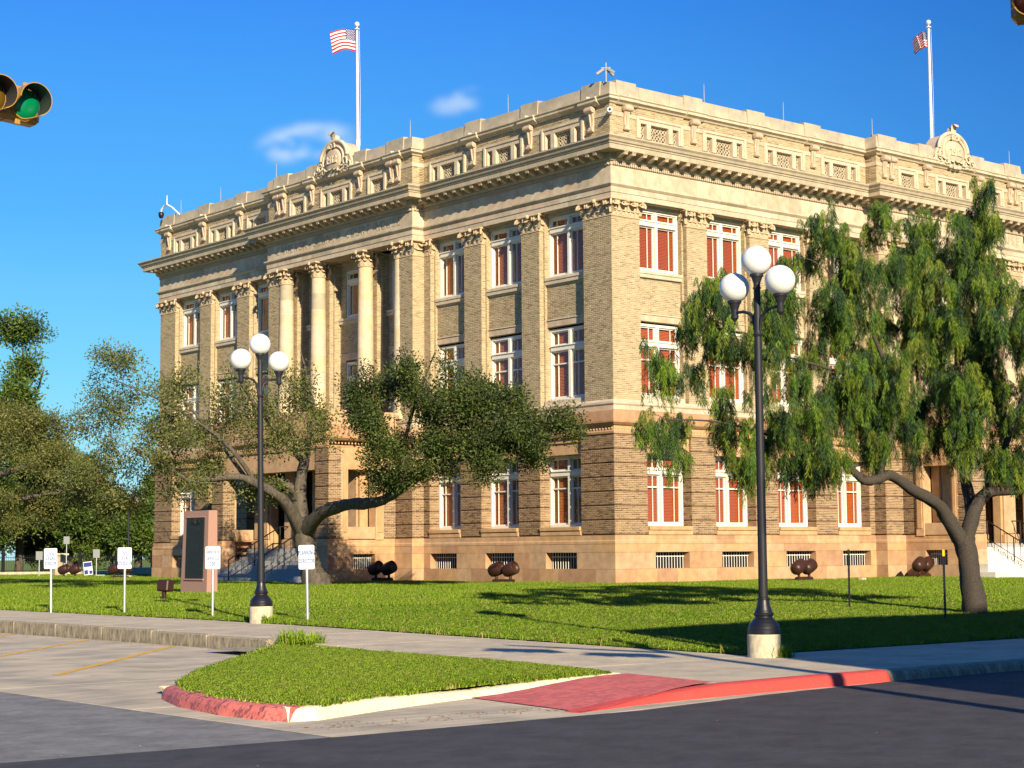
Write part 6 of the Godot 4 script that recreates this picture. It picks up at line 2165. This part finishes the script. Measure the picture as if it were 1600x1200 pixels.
	part("dome", dm, M["iron"], gm)
	var bc := thing("bullet_camera", "white bullet camera on the corner of the attic band", "security camera", Vector3(0.05, 17.5, -0.05), deg_to_rad(-42))
	var bm := MB.new()
	bm.tube([Vector3(0, 0, -0.15), Vector3(0, 0, 0.2)], [0.09, 0.1], 14)
	part("body", bm, M["white_metal"], bc)
	var bl := MB.new()
	bl.tube([Vector3(0, 0, 0.2), Vector3(0, 0, 0.21)], [0.05, 0.05], 12)
	part("lens", bl, M["dark"], bc)
	# traffic signals
	var s1 := thing("traffic_signal", "yellow traffic signal lying level with a green lens, cut by the frame's edge", "traffic signal", Vector3(-47.5, 0.0, 29.3))
	var m1 := MB.new()
	m1.tube([Vector3(0, 0, -0.15), Vector3(0, 6.9, -0.15)], [0.14, 0.1], 14)
	m1.tube([Vector3(0, 6.45, -0.33), Vector3(11.6, 6.56, -0.33)], [0.1, 0.05], 12)
	part("mast", m1, M["galv"], s1)
	signal_head(s1, Vector3(11.975, 6.115, 0.0), deg_to_rad(2), deg_to_rad(-3.0), true)
	var s2 := thing("traffic_signal", "traffic signal of which only a dark visor shows in the upper right corner", "traffic signal", Vector3(-29.1, 0.0, 40.8))
	var m2 := MB.new()
	m2.tube([Vector3(0, 0, 0), Vector3(0, 8.0, 0)], [0.15, 0.1], 14)
	m2.tube([Vector3(0, 6.6, 0), Vector3(-0.6, 6.62, -3.2)], [0.1, 0.06], 12)
	part("mast", m2, M["galv"], s2)
	signal_head(s2, Vector3(-0.93, 6.11, -3.03), deg_to_rad(-62), 0.0, true)
	signal_head(s2, Vector3(-0.5, 6.11, -1.2), deg_to_rad(-62), 0.0, true)
	background()

func background() -> void:
	# iron fence on a low kerb wall at the far end of the grounds
	var z := -72.5
	struct("fence_kerb", bx(Vector3(-60, 0.1, z - 0.15), Vector3(110, 0.55, z + 0.15), 0.02), M["plinth"])
	var t := thing("iron_fence", "black iron picket fence along the far end of the lawn", "fence", Vector3(0, 0.5, z))
	var pk := []
	var x := -20.0
	while x < 60.0:
		pk.append(at3(Vector3(x, 0, 0)))
		x += 0.13
	var pm := MB.new()
	pm.tube([Vector3(0, 0.02, 0), Vector3(0, 1.18, 0), Vector3(0, 1.28, 0)], [0.012, 0.012, 0.002], 4, false)
	multi("pickets", pm.mesh(), M["iron"], t, pk, [])
	var rl := MB.new()
	for y in [0.15, 1.05]:
		rl.box(Vector3(-20, y - 0.02, -0.02), Vector3(60, y + 0.02, 0.02))
	part("rails", rl, M["iron"], t)
	var pst := bx(Vector3(-0.09, 0, -0.09), Vector3(0.09, 1.5, 0.09), 0.02).mesh()
	x = -20.0
	while x < 60.0:
		part("post", pst, M["iron"], t, at3(Vector3(x, 0, 0)))
		x += 2.9
	var gp := thing("gate_pillar", "square buff stone gate pillar with a flat cap", "pillar", Vector3(9.9, 0.33, -65.6))
	part("shaft", bx(Vector3(-0.42, 0, -0.42), Vector3(0.42, 1.35, 0.42), 0.02), M["cream_d"], gp)
	part("cap", bx(Vector3(-0.52, 1.35, -0.52), Vector3(0.52, 1.5, 0.52), 0.03), M["cream_b"], gp)
	var ys := thing("yard_sign", "tilted blue and white yard sign by the far walk", "yard sign", Vector3(9.0, 0.33, -59.2), deg_to_rad(-35))
	ys.rotation.z = 0.12
	part("panel", bx(Vector3(-0.28, 0.1, -0.01), Vector3(0.28, 0.95, 0.01)), M["sign_white"], ys)
	part("blue_band", bx(Vector3(-0.25, 0.62, 0.011), Vector3(0.25, 0.9, 0.015)), M["yard_blue"], ys)
	part("blue_band", bx(Vector3(-0.25, 0.15, 0.011), Vector3(-0.02, 0.42, 0.015)), M["yard_blue"], ys)
	part("blue_band", bx(Vector3(0.06, 0.15, 0.011), Vector3(0.25, 0.36, 0.015)), M["yard_blue"], ys)
	part("legs", bx(Vector3(-0.2, -0.1, -0.006), Vector3(-0.18, 0.1, 0.006)), M["galv"], ys)
	part("legs", bx(Vector3(0.18, -0.1, -0.006), Vector3(0.2, 0.1, 0.006)), M["galv"], ys)
	var wb := thing("white_box", "low white box on the grass below the yard sign", "box", Vector3(6.5, 0.33, -52.6), 0.4)
	part("body", bx(Vector3(-0.28, 0, -0.15), Vector3(0.28, 0.17, 0.15), 0.02), M["white_metal"], wb)
	var w2 := MB.new()
	w2.cbox(Vector3(12.0, 0.1, -62.2), Vector3(34, 0.85, -61.9), 0.03)
	struct("ramp_wall", w2, M["walk_b"])
	for s in [["back of a grey sign on a thin post at the left edge by the fence", 2.3, -52.0, 1.6], ["back of a grey sign just right of the first parking sign", 5.2, -50.5, 1.7], ["back of a grey sign standing above the stone gate pillar", 9.0, -62.5, 2.6]]:
		var sg := thing("far_sign", s[0], "sign", Vector3(s[1], 0.33, s[2]), deg_to_rad(-40), "sign backs at the far end of the lawn")
		var p := MB.new()
		p.tube([Vector3(0, -0.1, 0), Vector3(0, s[3], 0)], [0.03, 0.03], 8)
		part("post", p, M["pole_steel"], sg)
		part("panel", bx(Vector3(-0.2, s[3] - 0.5, 0.03), Vector3(0.2, s[3], 0.036), 0.002), M["sign_grey"], sg)
	# across the street behind the viewer: the corner block whose shadow lies over the pavement
	var b := thing("corner_shop", "plain tan brick corner block across the street, outside the picture", "building", Vector3(-30.1, 0.1, 46.0))
	part("wall", bx(Vector3(0, 0, 0), Vector3(46, 9.9, 22)), M["mortar_tan"], b)
	part("parapet", bx(Vector3(-0.08, 9.9, -0.08), Vector3(46.08, 10.7, 22.08), 0.03), M["cream_d"], b)
	for f in 2:
		for i in 13:
			var w := part("window", bx(Vector3(1.4 + i * 3.4, 1.0 + f * 4.6, -0.04), Vector3(3.0 + i * 3.4, 3.6 + f * 4.6, 0.02), 0.01), M["white_paint"], b)
			part("pane", pane(1.4, 2.4), M["dark"], w, at3(Vector3(2.2 + i * 3.4, 2.3 + f * 4.6, -0.05)))

func litter() -> void:
	# small stones and grit on the road and along the kerbs
	var mb := MB.new()
	mb.lathe([Vector2(0.0, -0.4), Vector2(0.8, -0.1), Vector2(1.0, 0.1), Vector2(0.5, 0.5), Vector2(0.0, 0.6)], 6, Vector3.ZERO, false)
	var w := []
	for i in 420:
		var x := lerpf(-36.0, -20.0, rng.randf())
		var z := 31.4 + pow(rng.randf(), 1.6) * 6.0
		if rng.randf() < 0.3:
			x = lerpf(-34.5, -26.6, rng.randf())
			z = lerpf(10.0, 31.5, rng.randf())
			if Geometry2D.is_point_in_polygon(Vector2(x, z), PackedVector2Array(island())):
				continue
		var s := 0.003 + 0.007 * pow(rng.randf(), 4.0)
		w.append(Transform3D(Basis(Vector3.UP, rng.randf() * TAU).scaled(Vector3(s, s * 0.7, s * 1.2)), Vector3(x, s * 0.2, z)))
	multi("gravel", mb.mesh(), M["grit"], self, w, [])
	var ls := []
	var lf := MB.new()
	leaf_quad(lf, Vector3.ZERO, Vector3(1, 0.1, 0).normalized(), Vector3(0, 0, 1), 0.06, 0.03)
	for i in 160:
		var z2 := lerpf(6.0, 19.4, rng.randf())
		var q := 0.5 + rng.randf() * 0.7
		ls.append(Transform3D(Basis(Vector3.UP, rng.randf() * TAU).scaled(Vector3.ONE * q), Vector3(-26.38 - pow(rng.randf(), 3.0) * 0.5, 0.006, z2)))
	for i in 120:
		var k := rng.randf()
		ls.append(Transform3D(Basis(Vector3.UP, rng.randf() * TAU).scaled(Vector3.ONE * (0.5 + rng.randf() * 0.6)), Vector3(lerpf(-33.1, -30.0, k), 0.006, 30.9 + rng.randf() * 0.5)))
	var dry := []
	for i in ls.size():
		var q2 := 0.6 + rng.randf() * 0.7
		dry.append(Color(0.30 * q2, 0.18 * q2, 0.07 * q2))
	multi("fallen_leaves", lf.mesh(), M["leaf"], self, ls, dry)

# ---------------------------------------------------------------- sky
func sky_texture() -> ImageTexture:
	var W := 2048
	var Hh := 1024
	var f := FastNoiseLite.new()
	f.seed = 3
	f.frequency = 0.012
	f.fractal_octaves = 5
	var lightc := [[0.0, Vector3(0.30, 0.50, 0.56)], [3.0, Vector3(0.20, 0.46, 0.56)], [6.0, Vector3(0.12, 0.38, 0.55)], [11.0, Vector3(0.055, 0.26, 0.545)], [18.0, Vector3(0.027, 0.16, 0.51)], [40.0, Vector3(0.022, 0.12, 0.42)], [90.0, Vector3(0.02, 0.10, 0.33)]]
	var darkc := [[0.0, Vector3(0.16, 0.34, 0.50)], [6.0, Vector3(0.05, 0.22, 0.46)], [11.0, Vector3(0.022, 0.13, 0.385)], [18.0, Vector3(0.010, 0.076, 0.285)], [40.0, Vector3(0.009, 0.06, 0.22)], [90.0, Vector3(0.009, 0.05, 0.19)]]
	var ramp := func(t: Array, e: float) -> Vector3:
		for i in t.size() - 1:
			if e <= t[i + 1][0]:
				return t[i][1].lerp(t[i + 1][1], (e - t[i][0]) / (t[i + 1][0] - t[i][0]))
		return t[t.size() - 1][1]
	# wisps: direction (azimuth, elevation), half sizes, strength
	var wisps := [[32.9, 13.3, 1.5, 0.6, 0.75], [38.0, 14.6, 1.0, 0.4, 0.42], [75.0, 22.0, 4.0, 1.2, 0.3], [-40.0, 17.0, 5.0, 1.5, 0.3], [150.0, 20.0, 6.0, 1.6, 0.35], [-120.0, 25.0, 5.0, 1.6, 0.3]]
	var out := PackedByteArray()
	out.resize(W * Hh * 3)
	for y in Hh:
		var el := 90.0 - (y + 0.5) / Hh * 180.0
		var lc: Vector3 = ramp.call(lightc, maxf(el, 0.0))
		var dc: Vector3 = ramp.call(darkc, maxf(el, 0.0))
		for x in W:
			var az := (x + 0.5) / W * 360.0
			var c := lc
			if el > -1.0:
				# brightest towards the sun's side and straight away from it, darkest a quarter turn off
				var cs := cos(deg_to_rad(az - 201.2))
				c = dc.lerp(lc, smoothstep(0.5, 1.02, cs * cs))
				if el > 9.0 and el < 30.0:
					for w in wisps:
						var dx: float = wrapf(az - w[0], -180.0, 180.0) / w[2]
						var dy: float = (el - w[1] - dx * w[3] * 0.35) / w[3]
						var r := dx * dx + dy * dy
						if r < 1.6:
							var n := f.get_noise_2d(az * 30.0 + el * 20.0, el * 95.0 - az * 25.0) * 0.5 + 0.5
							var k: float = w[4] * smoothstep(1.6, 0.0, r) * smoothstep(0.42, 0.68, n + 0.16 * (1.0 - r))
							c = c.lerp(Vector3(0.46, 0.52, 0.56), k)
			var o := (y * W + x) * 3
			out[o] = LUT[clampi(int(c.x * 1024), 0, 1024)]
			out[o + 1] = LUT[clampi(int(c.y * 1024), 0, 1024)]
			out[o + 2] = LUT[clampi(int(c.z * 1024), 0, 1024)]
	return ImageTexture.create_from_image(Image.create_from_data(W, Hh, false, Image.FORMAT_RGB8, out))

func _ready() -> void:
	rng.seed = 20
	var cam := Camera3D.new()
	cam.name = "camera"
	cam.keep_aspect = Camera3D.KEEP_HEIGHT
	cam.fov = rad_to_deg(2.0 * atan(600.0 / 2740.0))
	cam.far = 3000.0
	cam.near = 0.1
	add_child(cam)
	cam.basis = Basis(Vector3.UP, deg_to_rad(-39.66)) * Basis(Vector3.RIGHT, atan(263.7 / 2740.0)) * Basis(Vector3.BACK, deg_to_rad(-0.41))
	cam.position = Vector3(-42.31, 1.65, 45.41)
	cam.current = true
	make_materials()
	var we := WorldEnvironment.new()
	we.name = "world"
	var env := Environment.new()
	env.background_mode = Environment.BG_SKY
	var sk := Sky.new()
	var pm := PanoramaSkyMaterial.new()
	pm.panorama = sky_texture()
	sk.sky_material = pm
	env.sky = sk
	env.background_energy_multiplier = 1.0
	env.tonemap_mode = Environment.TONE_MAPPER_LINEAR
	env.tonemap_exposure = 1.85
	env.ambient_light_source = Environment.AMBIENT_SOURCE_SKY
	env.sdfgi_enabled = true
	env.ssao_enabled = true
	env.ssil_enabled = true
	we.environment = env
	add_child(we)
	var sun := DirectionalLight3D.new()
	sun.name = "sun"
	sun.light_color = Color(1.0, 0.925, 0.79)
	sun.light_energy = 1.6
	sun.light_angular_distance = 0.5
	sun.shadow_enabled = true
	add_child(sun)
	var to := Vector3(-0.362, 0.424, 0.933).normalized()
	sun.basis = Basis.looking_at(-to, Vector3.UP)
	grounds()
	courthouse()
	trees()
	grass()
	furniture()
	litter()
